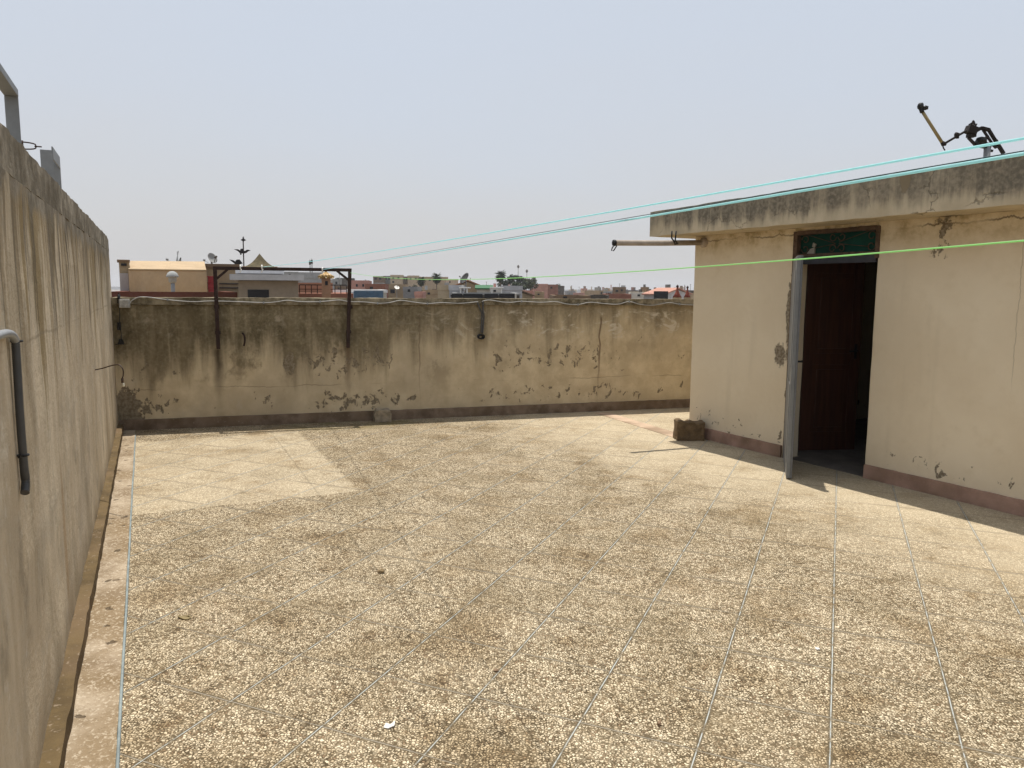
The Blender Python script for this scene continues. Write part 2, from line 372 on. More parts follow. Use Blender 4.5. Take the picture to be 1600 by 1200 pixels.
def mat_slab():
    g = G('mouldy_slab_plaster', .93, spec=.12); x, y, z = g.xyz()
    md = g.noise(3.2, 7, .66); fi = g.noise(30, 4, .6); st = g.noise(1, 6, .65, g.map((9, 9, 1.1))); lo = g.noise(.9, 3)
    c = g.mix(g.rng(md, .35, .66), (.46, .385, .265), (.56, .475, .335))
    e = g.add(g.mul(st, .34), g.mul(md, .16))
    m = g.mul(g.rng(g.add(z, e), .27, .42), g.rng(lo, .3, .62, .5, .95), g.rng(st, .3, .55, .45, 1))
    c = g.mix(m, c, g.mix(g.rng(fi, .35, .7), (.13, .115, .088), (.25, .215, .16)))
    fl = g.noise(6, 8, .66, g.map((1, 1, 1), (8, 2, 1)), .4); pe = g.rng(fl, .735, .75)
    p = HW.pix(1463, 285); z0 = p.z - 2.318
    pe = g.mx(pe, g.spot(x, z, p.x, z0, .05, .10, fl, 1.2))
    c = g.mix(pe, c, (.23, .185, .12))
    ckn = g.vor(1.7, g.vadd(g.co, g.noise(6, 5, .6, col=True), .25), 'DISTANCE_TO_EDGE').outputs['Distance']
    ck = g.mul(g.rng(ckn, .004, .014, 1, 0), g.rng(md, .45, .6)); c = g.mix(g.mul(ck, .6), c, (.09, .075, .05))
    g.col(c); g.bump(g.sub(g.add(g.mul(fi, .3), g.mul(md, .7)), g.add(pe, ck)), .5, .012)
    return g.mat

def mat_floor():
    g = G('chip_terrazzo', .8, spec=.25); x, y, z = g.xyz()
    wv = g.vadd(g.co, g.noise(55, 2, .5, col=True), .017)
    a = g.vor(82, wv, 'DISTANCE_TO_EDGE', dims='2D'); ca = g.vor(82, wv, 'F1', dims='2D')
    r1, r2, r3 = g.xyz(ca.outputs['Color'])
    b = g.vor(135, wv, 'DISTANCE_TO_EDGE', dims='2D'); cb = g.vor(135, wv, 'F1', dims='2D'); q1, q2, q3 = g.xyz(cb.outputs['Color'])
    thr = g.rng(r2, 0, 1, .12, .30, False)
    chip = g.mul(g.rng(g.sub(a.outputs['Distance'], thr), 0, .05), g.rng(r1, .12, .13))
    small = g.mul(g.rng(b.outputs['Distance'], .07, .13), g.rng(q1, .42, .44))
    # how worn or cleaned the tile surface is, with sun glare mixed in
    fi2 = g.noise(14, 4, .65)
    l1 = g.noise(.55, 5, .6, g.map((1, 1, 1), (3, 1, 0))); l2 = g.noise(2.1, 6, .65); l3 = g.noise(6.5, 4, .6)
    hd = HW                                         # distance from the house front, and from the left wall
    dh = g.m('MULTIPLY', g.add(g.add(g.mul(x, -hd.y.x), g.mul(y, -hd.y.y)), hd.o.dot(hd.y)), 1.0)
    sx, bx = math.sin(R(67)), math.cos(R(67))
    s = g.sub(g.add(g.mul(x, sx), g.mul(y, -bx)), .055); t = g.sub(g.add(g.mul(x, bx), g.mul(y, sx)), 2.285)
    s = g.add(s, g.mul(g.sub(l2, .5), .008))
    rw = g.m('FLOOR', g.m('DIVIDE', s, .4575))
    t = g.add(t, g.mul(g.m('SINE', g.mul(rw, 12.9)), .018))
    tid = g.n('ShaderNodeCombineXYZ'); g.set(tid.inputs[0], rw); g.set(tid.inputs[1], g.m('FLOOR', g.m('DIVIDE', t, .4405)))
    wnz = g.n('ShaderNodeTexWhiteNoise', noise_dimensions='2D'); g.set(wnz.inputs['Vector'], tid.outputs[0]); tr1, tr2, tr3 = g.xyz(wnz.outputs['Color'])
    clean_glare = g.rng(dh, .1, 3.3, 1, 0)  # paler near the house and back: fresh tiles with sun glare painted in
    clean_glare = g.mx(clean_glare, g.rng(y, 9.4, 10.6, 0, .75))
    clean_glare = g.add(g.mul(clean_glare, .95), g.mul(g.sub(l2, .5), 1.0)); clean_glare = g.add(clean_glare, g.mul(g.sub(l1, .5), .9)); clean_glare = g.add(clean_glare, g.add(-.10, g.mul(g.sub(tr1, .5), .16)))
    # a rectangle by the far left corner that stayed clean
    P = g.add(g.mul(x, .905), g.mul(y, .425)); Q = g.add(g.mul(x, -.425), g.mul(y, .905)); wob = g.mul(g.sub(l3, .5), .05)
    patch = g.mul(g.rng(g.add(P, wob), 1.50, 1.56, 1, 0), g.rng(g.add(Q, wob), 6.25, 6.29), g.rng(g.add(Q, wob), 9.2, 9.3, 1, 0))
    clean_glare = g.m('MINIMUM', g.mx(clean_glare, g.add(g.mul(patch, .55), g.mul(g.sub(l2, .5), 1.0))), .88); clean_glare = g.mx(clean_glare, 0.0)
    mtx = g.mix(clean_glare, g.mix(g.rng(l3, .35, .7), (.066, .047, .022), (.115, .084, .043)), (.40, .335, .23))
    cc = g.mix(g.rng(r3, .1, .8), (.47, .375, .245), (.73, .62, .44))
    cc = g.mix(g.rng(r2, .86, .88), cc, (.30, .20, .12))
    cc = g.mix(g.mul(clean_glare, .5), cc, (.54, .455, .32))
    dirt = g.mul(g.rng(l2, .55, .36), g.rng(clean_glare, .1, .7, 1, .25))
    cc = g.mix(g.mul(dirt, .42), cc, (.30, .23, .13))
    cc = g.mix(g.mul(g.rng(l1, .46, .62), .2), cc, (.44, .35, .23))
    c = g.mix(g.mul(small, .6), mtx, g.mix(.45, cc, mtx))
    c = g.mix(chip, c, cc)
    c = g.mix(g.mul(g.rng(tr2, .6, 1), .07), c, (.36, .27, .17)); c = g.mix(g.mul(g.rng(tr3, .5, 1), .12), c, (.18, .14, .08))
    so = g.noise(1.9, 6, .64, g.map((1, 1, 1), (11, 4, 0))); so2 = g.noise(5.2, 5, .62, g.map((1, 1, 1), (1, 9, 0)))
    keep = g.rng(clean_glare, .25, 1, 1, .35)
    c = g.mix(g.mul(g.rng(so, .49, .66), keep, .55), c, (.59, .50, .36), 'MULTIPLY')
    c = g.mix(g.mul(g.rng(so2, .56, .70), keep, .60), c, (.50, .41, .28), 'MULTIPLY')
    # tile joints: bedded plastic strips one way, tight mortar joints the other
    def near(v, per): return g.m('ABSOLUTE', g.mul(g.sub(g.m('FRACT', g.add(g.m('DIVIDE', v, per), .5)), .5), per))
    ds, dt = near(s, .4575), near(t, .4405)
    sm = g.mul(g.rng(dt, .0, .035, 1, 0), g.rng(l2, .46, .6), g.rng(clean_glare, .3, 1, .75, .4))
    sm = g.mx(sm, g.mul(g.rng(ds, 0, .05, 1, 0), g.rng(l2, .44, .34), .6))
    c = g.mix(g.mul(sm, .8), c, (.105, .076, .038))
    blot = g.rng(g.noise(4.2, 5, .6, g.map((1, 1, 1), (6, 2, 0))), .68, .76); c = g.mix(g.mul(blot, .55), c, (.13, .092, .045))
    wj = g.rng(l3, .3, .7, .0045, .0095)
    c = g.mix(g.mul(g.rng(g.sub(ds, wj), 0, .003, 1, 0), g.rng(fi2, .3, .6, .35, .9)), c, g.mix(clean_glare, (.10, .078, .045), (.27, .24, .18)))
    c = g.mix(g.mul(g.rng(dt, .0045, .0075, 1, 0), g.rng(l2, .3, .62, .25, .9)), c, g.mix(clean_glare, (.060, .045, .025), (.28, .23, .16)))
    c = g.mix(g.mul(g.rng(dt, .0012, .0026, 1, 0), g.rng(l2, .35, .55, 0, .9)), c, (.36, .32, .25))
    c = g.mix(g.mul(g.rng(ds, .0015, .0028, 1, 0), g.rng(fi2, .38, .56, .12, 1)), c, (.40, .42, .40))
    # moss and damp in the first tiles along the back wall
    db = g.sub(g.add(g.mul(x, BW.y.x), g.mul(y, BW.y.y)), BW.o.dot(BW.y)); along = g.sub(g.add(g.mul(x, BW.x.x), g.mul(y, BW.x.y)), BW.o.dot(BW.x))
    damp = g.mul(g.rng(db, -.85, -.25), g.rng(along, 1.6, 2.3), g.rng(along, 4.2, 3.0), g.rng(l2, .42, .6)); c = g.mix(g.mul(damp, .8), c, (.12, .095, .03))
    g.col(c)
    g.bump(g.sub(g.add(g.mul(chip, .25), g.mul(l3, .6)), g.mul(g.mx(g.rng(ds, .003, .007, 1, 0), g.rng(dt, .002, .004, 1, 0)), 1.2)), .35, .006)
    return g.mat

def mat_gutter():
    g = G('pink_cement_screed', .93, spec=.12)
    md = g.noise(3, 7, .66); fi = g.noise(60, 4, .65); lo = g.noise(1.2, 4)
    c = g.mix(g.rng(md, .36, .64), (.21, .155, .098), (.40, .325, .235))
    c = g.mix(g.mul(g.rng(lo, .45, .62), .75), c, (.20, .14, .075))
    c = g.mix(g.rng(fi, .50, .68, 0, .7), c, (.54, .46, .35)); c = g.mix(g.rng(g.noise(95, 3, .6), .56, .7, 0, .6), c, (.16, .115, .07))
    h = g.vor(9, g.vadd(g.co, g.noise(14, 4, .6, col=True), .1), 'F1', dims='2D'); hr = g.xyz(h.outputs['Color'])[0]
    hole = g.mul(g.rng(h.outputs['Distance'], .10, .16, 1, 0), g.rng(hr, .78, .8))
    c = g.mix(g.mul(hole, .85), c, (.09, .065, .04))
    g.col(c); g.bump(g.sub(g.add(g.mul(fi, .6), md), g.mul(hole, 2)), .8, .012)
    return g.mat

def mat_skirt(name, c0=(.36, .245, .185), c1=(.22, .15, .105)):
    g = G(name, .9, spec=.15); md = g.noise(5, 6, .65); fi = g.noise(40, 4, .6); lo = g.noise(1.3, 3)
    c = g.mix(g.rng(md, .36, .66), c0, c1); c = g.mix(g.mul(g.rng(lo, .45, .65), .6), c, (.16, .11, .065))
    c = g.mix(g.rng(fi, .58, .75, 0, .35), c, (.5, .4, .3)); g.col(c); g.bump(g.add(md, g.mul(fi, .5)), .5, .01)
    return g.mat

def mat_wood():
    g = G('dark_red_wood', .45, spec=.4)
    n = g.noise(1, 6, .6, g.map((28, 28, 1.6)), .6); c = g.mix(g.rng(n, .3, .7), (.046, .016, .008), (.080, .029, .014)); g.col(c); g.bump(n, .2, .003); return g.mat

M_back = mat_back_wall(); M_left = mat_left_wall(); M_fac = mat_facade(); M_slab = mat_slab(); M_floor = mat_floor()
M_gut = mat_gutter(); M_skb = mat_skirt('brown_pink_skirting', (.24, .175, .125), (.13, .094, .062)); M_skl = mat_skirt('ochre_cement_skirting', (.135, .094, .045), (.082, .057, .028)); M_skh = mat_skirt('pink_skirting', (.42, .27, .205), (.30, .19, .14))
M_copl = mat_coping('grey_cap_concrete', (.33, .29, .225), (.15, .128, .092)); M_copb = mat_coping('stained_cap_concrete', (.34, .29, .20), (.10, .082, .05))
M_wood = mat_wood()
M_iron = simple('rusted_dark_iron', (.045, .026, .021), .75, .3, .5, 14, bump=.4)
M_rust = simple('rusty_frame_paint', (.105, .068, .045), .85, 0, .5, 16, bump=.5)
M_steel = simple('galvanised_grey_steel', (.24, .25, .255), .55, .35, .18, 4)
M_doorm = simple('grey_painted_steel', (.19, .195, .195), .5, .2, .15, 5)
M_doorin = simple('dull_grey_steel_edge', (.135, .14, .145), .5, .2, .15, 5)
M_green = simple('dark_green_glass', (.006, .055, .038), .7, 0, .3, 3, spec=.15, bump=0)
M_black2 = simple('blackened_iron', (.022, .017, .016), .75, .2, .4, 14)
M_black = simple('black_plastic', (.012, .012, .012), .5, 0, .2, 20, bump=0)
M_grayp = simple('grey_plastic_pipe', (.25, .26, .27), .45, 0, .12, 10, bump=0)
M_corr = simple('dark_grey_corrugated_plastic', (.075, .074, .072), .5, 0, .15, 10, bump=0)
M_wire = simple('dirty_white_cable', (.36, .35, .33), .6, 0, .2, 12, bump=0)
M_conc = simple('rough_concrete', (.31, .255, .18), .95, 0, .4, 14, bump=.8)
M_adobe = simple('brown_block', (.155, .105, .056), .97, 0, .5, 13, bump=1.0)
M_pole = simple('dusty_brown_pole', (.36, .30, .24), .7, 0, .3, 8, bump=.2)
def rope(name, c):
    g = G(name, .5, 0, .3); g.col(c); n = g.noise(60, 2); g.bump(n, .3, .002)
    tr = g.n('ShaderNodeBsdfTranslucent'); tr.inputs[0].default_value = (*c, 1); mx = g.n('ShaderNodeMixShader'); mx.inputs[0].default_value = .55
    g.t.links.new(g.b.outputs[0], mx.inputs[1]); g.t.links.new(tr.outputs[0], mx.inputs[2]); g.t.links.new(mx.outputs[0], g.out.inputs[0]); return g.mat
M_cyan = rope('cyan_rope', (.62, .93, .95)); M_lime = rope('lime_green_rope', (.52, .86, .42))
M_line = simple('dark_thin_line', (.05, .09, .10), .6, 0, .12, 30, bump=0)
M_white = simple('white_plastic', (.75, .73, .68), .6, 0, .1, 20, bump=0)
M_divider = simple('faded_blue_divider', (.23, .27, .27), .6, 0, .3, 8, bump=0)
M_stub = simple('grey_wall_box', (.42, .41, .38), .8, 0, .35, 40, bump=.4)
M_glass = simple('bulb_glass', (.70, .66, .52), .15, 0, .1, 10, spec=.6, bump=0)

# ------------------------------------------------------------------ the setting near by
q0, q1 = LW.wld(-6.3, .24), LW.wld(LFAR, .24)
q2 = BW.wld(9.6, .24); q3 = Vector((11, -3.2, 0))
b = MB(); b.prism([(p.x, p.y, -.35) for p in (q0, q3, q2, q1)], (0, 0, .35))
structure(b.build('terrace_floor', M_floor))
gn = MB(); gn.box(-3000, 3000, -600, 3000, -9.4, -9.0); structure(gn.build('ground', simple('dusty_ground', (.22, .18, .13), .95, 0, .3, .05)))
# cement strip between the left skirting and the blue plastic divider
gw = MB(); gx0, gx1 = -6.2, LW.loc(BW.wld(0, 0)).x - .02
gw.rough(gx0, gx1, -.212, -.04, -.03, .006, .05, .004, lambda p: Vector((p.x, p.y * (1.06 - .028 * p.x) if p.y < -.1 else p.y, p.z)), sc=7); structure(gw.build('gutter_strip', M_gut, None, LW.o, LW.a))
dv = MB(); dp = [LW.wld(x, -.217 * (1.06 - .028 * x) + .004 * noise.noise(Vector((x * 1.1, 3, 0))), .004) for x in [gx0 + i * .15 for i in range(int((gx1 - gx0 - .12) / .15))]]
dv.tube(dp, .007, 6); structure(dv.build('floor_divider_strip', M_divider))
pk = MB(); pa, pb = gr(953, 649), gr(1064, 683); ang = math.atan2((pb - pa).y, (pb - pa).x); L = (pb - pa).length
pk.box(-.25, L, -.10, .10, -.02, .004); structure(pk.build('floor_border_strip', mat_skirt('pale_pink_band', (.52, .39, .28), (.44, .33, .24)), None, (pa.x, pa.y, 0), ang))

# ------------------------------------------------------------------ left wall
LH = 2.235
def lslope(p):
    k = 1 + .016 * (p.x - 2) / 6
    zt = p.z * k
    d = (LFAR - p.x)
    if zt > 2.0: zt -= max(0, .34 - d) * .20 * (zt - 2.0) / .27
    return Vector((p.x, p.y, zt))
lw = thing('parapet_wall', 'tall streaked beige parapet wall running along the left edge of the terrace', 'wall', LW.o, LW.a)
b = MB(); b.rough(-6.3, LFAR, 0, .2, 0, LH - .15, .13, .006, lslope); b.build('wall_face', M_left, lw)
b = MB(); b.rough(-6.3, LFAR + .002, -.001, .203, LH - .152, LH, .06, .008, lslope, 5); b.build('coping', M_copl, lw)
b = MB(); b.rough(-6.2, gx1 + .02, -.06, 0.01, 0, .088, .07, .006, sc=7); b.build('skirting', M_skl, lw)

# ------------------------------------------------------------------ back wall
BH, BLEN = 1.575, 9.4
bw = thing('parapet_wall', 'long lower parapet wall with flaking cream paint and dark rain stains across the back', 'wall', BW.o, BW.a)
b = MB(); b.rough(0.004, BLEN, 0, .2, 0, BH - .085, .11, .004); b.build('wall_face', M_back, bw)
b = MB(); b.rough(0.004, BLEN, -.028, .225, BH - .084, BH, .05, .006, None, 6); b.build('coping', M_copb, bw)
b = MB(); b.rough(0.0, BLEN, -.03, .01, 0, .125, .08, .005, sc=7); b.build('skirting', M_skb, bw)

# ------------------------------------------------------------------ rooftop room with the doorway
D0, D1, DTOP, RH = 1.135, 2.068, 2.285, 2.318
X0, X1, DEEP = -.284, 6.2, 3.4
rm = thing('rooftop_room', 'cream plastered rooftop room with a mouldy flat roof slab and an open dark doorway', 'building', HW.o, HW.a)
b = MB(); b.rough(X0, D0, 0, .2, 0, RH, .1, .004); b.rough(D1, X1, 0, .2, 0, RH, .1, .004)
b.rough(D0, D1, 0, .2, DTOP, RH, .1, .003)
b.box(X0 + .005, X0 + .2, .2, DEEP, 0, RH); b.box(X1 - .2, X1, .2, DEEP, 0, RH)
b.build('wall', M_fac, rm)
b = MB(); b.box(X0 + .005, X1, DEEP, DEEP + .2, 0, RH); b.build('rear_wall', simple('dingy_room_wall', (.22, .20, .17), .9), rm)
tl = HW.pix(1015, 332, -.41); bl = HW.pix(1015, 370, -.41)
SX0, SB, ST = bl.x, 0, tl.z - RH
b = MB(); b.rough(SX0, X1 + .3, -.41, DEEP + .45, 0, ST, .08, .006, lambda p: Vector((p.x, p.y, p.z * (1 + .073 * (p.x - SX0)))) if p.z > 0 else p, sc=5); b.build('roof_slab', M_slab, rm, (0, 0, RH))
b = MB(); b.rough(X0 - .025, D0 - .03, -.025, .01, 0, .125, .07, .004, sc=7); b.rough(D1 + .005, X1, -.025, .01, 0, .125, .07, .004, sc=7); b.build('skirting', M_skh, rm)
b = MB(); b.box(D0 + .035, D1 - .03, .015, .2, -.02, .004); b.box(X0 + .21, X1 - .21, .201, DEEP - .01, -.02, .004); b.build('shaded_floor_sheet', simple('shade_dark_room_floor', (.15, .13, .11), .9, 0, .3, 5), rm)  # dark sheet over the floor; the room's shade is put into its colour
b = MB(); b.box(D0 - .012, D0 + .035, -.008, .09, 0, DTOP); b.rough(D1 - .035, D1 + .006, -.008, .09, 2.0, DTOP, .04, .006, sc=9); b.rough(D0 + .035, D1 - .035, -.009, .09, DTOP - .035, DTOP + .004, .04, .006, sc=9); b.rough(D0 + .035, D1 - .035, .0, .09, 2.037, 2.064, .04, .004, sc=9); b.box(D1 - .03, D1 + .002, .06, .12, 0, 1.999)
b.build('door_frame', M_rust, rm)
b = MB(); b.box(D0 + .035, D1 - .035, .01, .08, 1.965, 2.034); b.build('door_head', simple('dark_grey_lintel_bar', (.055, .056, .064), .7), rm)
tr = MB(); tr.box(D0 + .035, D1 - .035, .05, .062, 2.066, DTOP - .036); tr = tr.build('transom', M_green, rm)
b = MB()                                            # wrought iron scrolls in front of the glass
xm, zm = (D0 + D1) / 2, (2.066 + DTOP - .036) / 2
def scroll(cx, cz, r, a0, a1, sx=1, sz=1):
    return [(cx + sx * r * (1 - .55 * i / 14) * math.cos(a0 + (a1 - a0) * i / 14), .035, cz + sz * r * (1 - .55 * i / 14) * math.sin(a0 + (a1 - a0) * i / 14)) for i in range(15)]
for sx in (-1, 1):
    for sz in (-1, 1):
        b.tube(scroll(xm + sx * .05, zm + sz * .055, .042, math.pi, math.pi * 2.9, sx, sz), .005, 6)
        b.tube(scroll(xm + sx * .365, zm + sz * .045, .045, 0, math.pi * 1.9, sx, sz), .005, 6)
    b.tube([(xm + sx * .02, .035, zm + .005 * sx), (xm + sx * .34, .035, zm + .09)], .0035, 6)
    b.tube([(xm + sx * .02, .035, zm - .01), (xm + sx * .34, .035, zm - .05)], .0035, 6)
b.build('scroll_grille', M_rust, tr)
b = MB(); cz = 2.066; b.prism([(D0 + .125, .03, cz), (D0 + .215, .03, cz), (D0 + .215, .03, cz + .06), (D0 + .165, .03, cz + .045)], (0, .018, 0)); b.prism([(D0 + .185, .03, cz + .065), (D0 + .215, .03, cz + .06), (D0 + .225, .03, cz + .09), (D0 + .195, .03, cz + .105)], (0, .018, 0)); b.build('broken_pane_shard', simple('dusty_shard', (.34, .32, .27), .8), tr)
# steel door leaf, hinged on the left jamb, standing open towards the camera
hinge = HW.wld(D0 + .02, -.012); free = gr(1230.5, 747)
la = math.atan2((free - hinge).y, (free - hinge).x); LL = .93
ld = bpy.data.objects.new('steel_door', None); C.objects.link(ld); ld.parent = rm
lp = HW.loc(hinge); ld.location = (lp.x, lp.y, .012); ld.rotation_euler = (0, 0, la - HW.a)
b = MB(); b.box(0, LL, -.016, .016, 0, 2.0, .003)
for z0, z1 in ((.12, .85), (1.0, 1.88)): b.box(.1, LL - .1, .0161, .021, z0, z1, .002); b.box(.1, LL - .1, -.021, -.0161, z0, z1, .002)
b.build('door_leaf', M_doorm, ld)
b = MB(); b.box(LL - .05, LL + .004, .0165, .034, 0.0, 2.0, .003); b.build('door_edge_channel', M_doorin, ld)
b = MB(); b.box(LL - .11, LL - .052, .0265, .034, .98, 1.1, .002); b.tube([(LL - .08, .034, 1.06), (LL - .08, .075, 1.06), (LL - .19, .078, 1.055)], .009, 8); b.build('door_handle', M_black, ld)
b = MB()
for z0 in (.2, 1.0, 1.75): b.tube([(-.012, .0, z0), (-.012, .0, z0 + .1)], .012, 8)
b.build('hinge', M_rust, ld)
# inner wooden door leaf swung into the room
wp0 = gr(1246, 705); wp1 = gr(1338, 703); wa = math.atan2((wp1 - wp0).y, (wp1 - wp0).x)
wd = bpy.data.objects.new('wooden_door', None); C.objects.link(wd); wd.parent = rm
wl_ = HW.loc(wp0); wd.location = (wl_.x, wl_.y, .01); wd.rotation_euler = (0, 0, wa - HW.a)
WL = .64
b = MB(); b.box(0, WL, 0, .035, 0, 2.02, .004); b.build('door_leaf', M_wood, wd)
b = MB()
for xx in (0, WL - .11): b.box(xx, xx + .11, -.016, -.001, 0, 2.02, .004)
for zz, hh in ((0, .2), (.92, .12), (1.88, .14)): b.box(.112, WL - .112, -.012, -.001, zz, zz + hh, .004)
for xa, xb in ((.16, WL - .16),):
    for za, zb in ((.25, .87), (1.09, 1.83)): b.box(xa, xb, -.013, -.001, za, zb, .008)
b.build('raised_panelling', M_wood, wd)
b = MB(); b.box(WL - .07, WL - .04, -.022, -.016, .98, 1.14, .002); b.tube([(WL - .055, -.02, 1.07), (WL - .055, -.06, 1.07), (WL - .15, -.062, 1.065)], .008, 8); b.build('door_handle', M_black, wd)

# pole sticking out under the slab, with its hook and wire ties
pj = HW.pix(1101, 379); tip = at(960, 379.5, 8.42); base = HW.wld(pj.x, .02, pj.z)
pl = thing('drying_pole', 'brown wooden pole sticking out below the roof slab of the rooftop room', 'pole', base)
b = MB(); b.tube([(0, 0, 0), (tip - base) * .5 + Vector((0, 0, -.004)), tip - base], .030, 12); b.build('shaft', M_pole, pl)
b = MB(); u = (tip - base).normalized(); b.lathe([(.030, -.02), (.055, -.012), (.055, .05), (.031, .075)], 14, (0, 0, 0), u); b.build('socket', M_pole, pl)
b = MB(); t0 = tip - base; side = Vector((.8, -.3, 0)).normalized()
b.lathe([(.033, -.012), (.035, 0), (.033, .014), (.012, .02)], 12, t0, u)
b.build('end_cap', M_black, pl)
hk = MB(); cpt = at(951, 387, 8.40)
hk.tube([at(961, 381, 8.4), at(963.5, 384.5, 8.4), at(958.5, 392, 8.4), at(955.5, 391.5, 8.4), at(956.5, 387.5, 8.4), at(961, 381, 8.4)], .0065, 8)
tag(hk.build('snap_hook', M_black), 'black snap hook hanging from the tip of the brown pole', 'hook')
wt = MB(); k = .30
def onpole(f, off): return base + (tip - base) * f + off
f0 = .345
wt.tube([at(1050, 361, 8.62), at(1049.5, 372, 8.62), onpole(f0 + .02, Vector((0, -.03, .01))), onpole(f0 + .01, Vector((0, -.03, -.02))), onpole(f0 - .02, Vector((0, -.032, -.01))), at(1055, 376, 8.6), at(1056.5, 361, 8.6)], .0085, 7)
tag(wt.build('wire_tie', M_black), 'black wire looped around the brown pole below the roof slab', 'wire')

# satellite dish mount on the slab: mast, bracket, feed arm (the dish itself is gone)
YD = 7.6
def dm(u, v, dy=0.0): return at(u, v, YD + dy)
dz = dm(1543, 240); mast0 = Vector((dz.x, dz.y, RH + ST * (1 + .073 * (HW.loc(dz).x - SX0)) - .004))
dsh = thing('antenna_mount', 'dark antenna mount without its dish standing on the roof slab of the rooftop room', 'antenna', mast0)
def P(u, v, dy=0.0): return dm(u, v, dy) - mast0
b = MB(); b.tube([(0, 0, -.005), P(1543, 226)], .030, 12); b.lathe([(.07, 0), (.07, .012), (.03, .02)], 12); b.build('mast', M_steel, dsh)
b = MB(); b.tube([P(1474, 226), P(1441, 174)], .015, 10); b.build('feed_arm', simple('yellowed_steel_tube', (.27, .21, .10), .6, .1, .2), dsh)
b = MB(); b.tube([P(1473, 226), P(1512, 203)], .011, 10); b.lathe([(.016, -.02), (.016, .03)], 8, P(1496, 213), Vector((0, 0, 1))); b.blob(P(1494.5, 210.5), (.022, .022, .026), .2, 2, 3); b.build('lower_arm', M_black2, dsh)
b = MB(); b.blob(P(1438.5, 166), (.03, .03, .034), .3, 2, 1); b.blob(P(1446, 168.5), (.028, .03, .022), .3, 2, 5); b.tube([P(1439, 170), P(1441, 176)], .02, 8); b.tube([P(1436, 171), P(1438, 168)], .009, 6); b.build('feed_horn', M_black, dsh)
b = MB(); b.tube([P(1472, 222), P(1474, 225), P(1478, 225.5)], [.018, .024, .014], 8); b.tube([P(1473, 227), P(1474, 231), P(1476.5, 235)], .006, 6); b.build('elbow_bolt', M_black2, dsh)
b = MB()
b.bar(P(1511, 201), P(1524, 206), .085, .07); b.bar(P(1512, 212), P(1523, 212), .06, .03)
b.bar(P(1522, 206), P(1533, 200), .05, .03); b.bar(P(1533, 200), P(1545, 203), .045, .025)
b.bar(P(1513, 215), P(1524, 226.5), .026, .02); b.bar(P(1524, 226), P(1533, 219), .035, .03); b.bar(P(1530, 222), P(1544, 214), .04, .03)
b.bar(P(1536, 203), P(1552, 227), .022, .016); b.bar(P(1544, 201.5), P(1556, 221), .032, .02); b.bar(P(1555, 219), P(1568, 240), .036, .022); b.bar(P(1550, 224), P(1557, 231), .03, .02)
b.build('tilt_bracket', M_black2, dsh)
b = MB(); b.blob(P(1533, 220), (.05, .05, .038), .3, 2, 2); b.bar(P(1524, 224), P(1547, 229), .05, .05); b.bar(P(1546, 235), P(1551, 236), .02, .02); b.build('clamp', M_black, dsh)
b = MB(); b.prism([P(1519, 197), P(1525, 195), P(1523, 189), P(1521.5, 187.5), P(1519.5, 191)], (0, .02, 0)); b.prism([P(1514, 194), P(1518, 191.5), P(1521, 195), P(1518, 196)], (0, .015, 0)); b.tube([P(1519, 202), P(1521, 194)], .012, 7); b.tube([P(1523, 199), P(1526, 193.5)], .008, 7); b.build('adjusting_bolt', M_black2, dsh)

# ------------------------------------------------------------------ things on the terrace
def stone(name, o, size, mat, rz, label, cat, amp=.012, notch=None):
    b = MB(); b.rough(-size[0]/2, size[0]/2, -size[1]/2, size[1]/2, 0, size[2], .03, amp, notch, 9)
    return tag(b.build(name, mat, None, o, rz), label, cat)
bc = (gr(1057, 688) + gr(1101, 690)) / 2
def notch(p):
    if p.z > .15: p = Vector((p.x, p.y, p.z - .03 * max(0, 1 - abs(p.x - .06) / .06) + .012 * math.sin(p.x * 40)))
    return Vector((p.x * (1 - .1 * p.z), p.y, p.z))
stone('building_block', (bc.x, bc.y + .10, 0), (.315, .2, .215), M_adobe, R(2), 'rough brown broken block lying by the corner of the rooftop room', 'block', .014, notch)
sc_ = BW.loc(gr(602, 664))
def rnd(p):
    return Vector((p.x * (1 - .25 * max(0, (p.z - .10)) / .06), p.y, p.z))
st_ = BW.wld(sc_.x, -.11)
stone('cement_lump', (st_.x, st_.y, 0), (.22, .16, .155), M_conc, BW.a, 'small grey cement block at the foot of the back wall skirting', 'block', .012, rnd)

# drying frame of dark iron bolted to the back wall
def bwp(u, v, y=-.03): q = BW.pix(u, v, y); return Vector((q.x, y, q.z))
fr = thing('drying_rack', 'dark rusty iron frame for washing lines fixed to the back wall', 'frame', BW.o, BW.a)
pa, pb, pc_, pd = bwp(336, 419), bwp(341.5, 545), bwp(546.5, 422), bwp(543.5, 543)
y_ = -.052
for v in (pa, pb, pc_, pd): v.y = y_
for a, c2 in ((pa, pb), (pc_, pd)):
    b = MB(); b.bar(c2, a + Vector((0, 0, .02)), .042, .04, (0, 1, 0)); b.build('post', M_iron, fr)
b = MB(); b.bar(pa + Vector((.02, 0, 0)), pc_ - Vector((.02, 0, 0)), .04, .04); b.build('crossbar', M_iron, fr)
for (u0, v0), (u1, v1) in (((337, 437), (356, 421)), ((545, 438), (526, 423))):
    q, w = bwp(u0, v0), bwp(u1, v1); q.y = w.y = y_
    b = MB(); b.bar(q, w, .028, .028); b.build('brace', M_iron, fr)
for v in (.9, .35):
    for a, c2 in ((pa, pb), (pc_, pd)):
        q = c2 + (Vector((a.x, y_, 1.52)) - c2) * v; b = MB(); b.box(q.x - .03, q.x + .03, -.031, .02, q.z - .02, q.z + .02); b.build('wall_bracket', M_iron, fr)
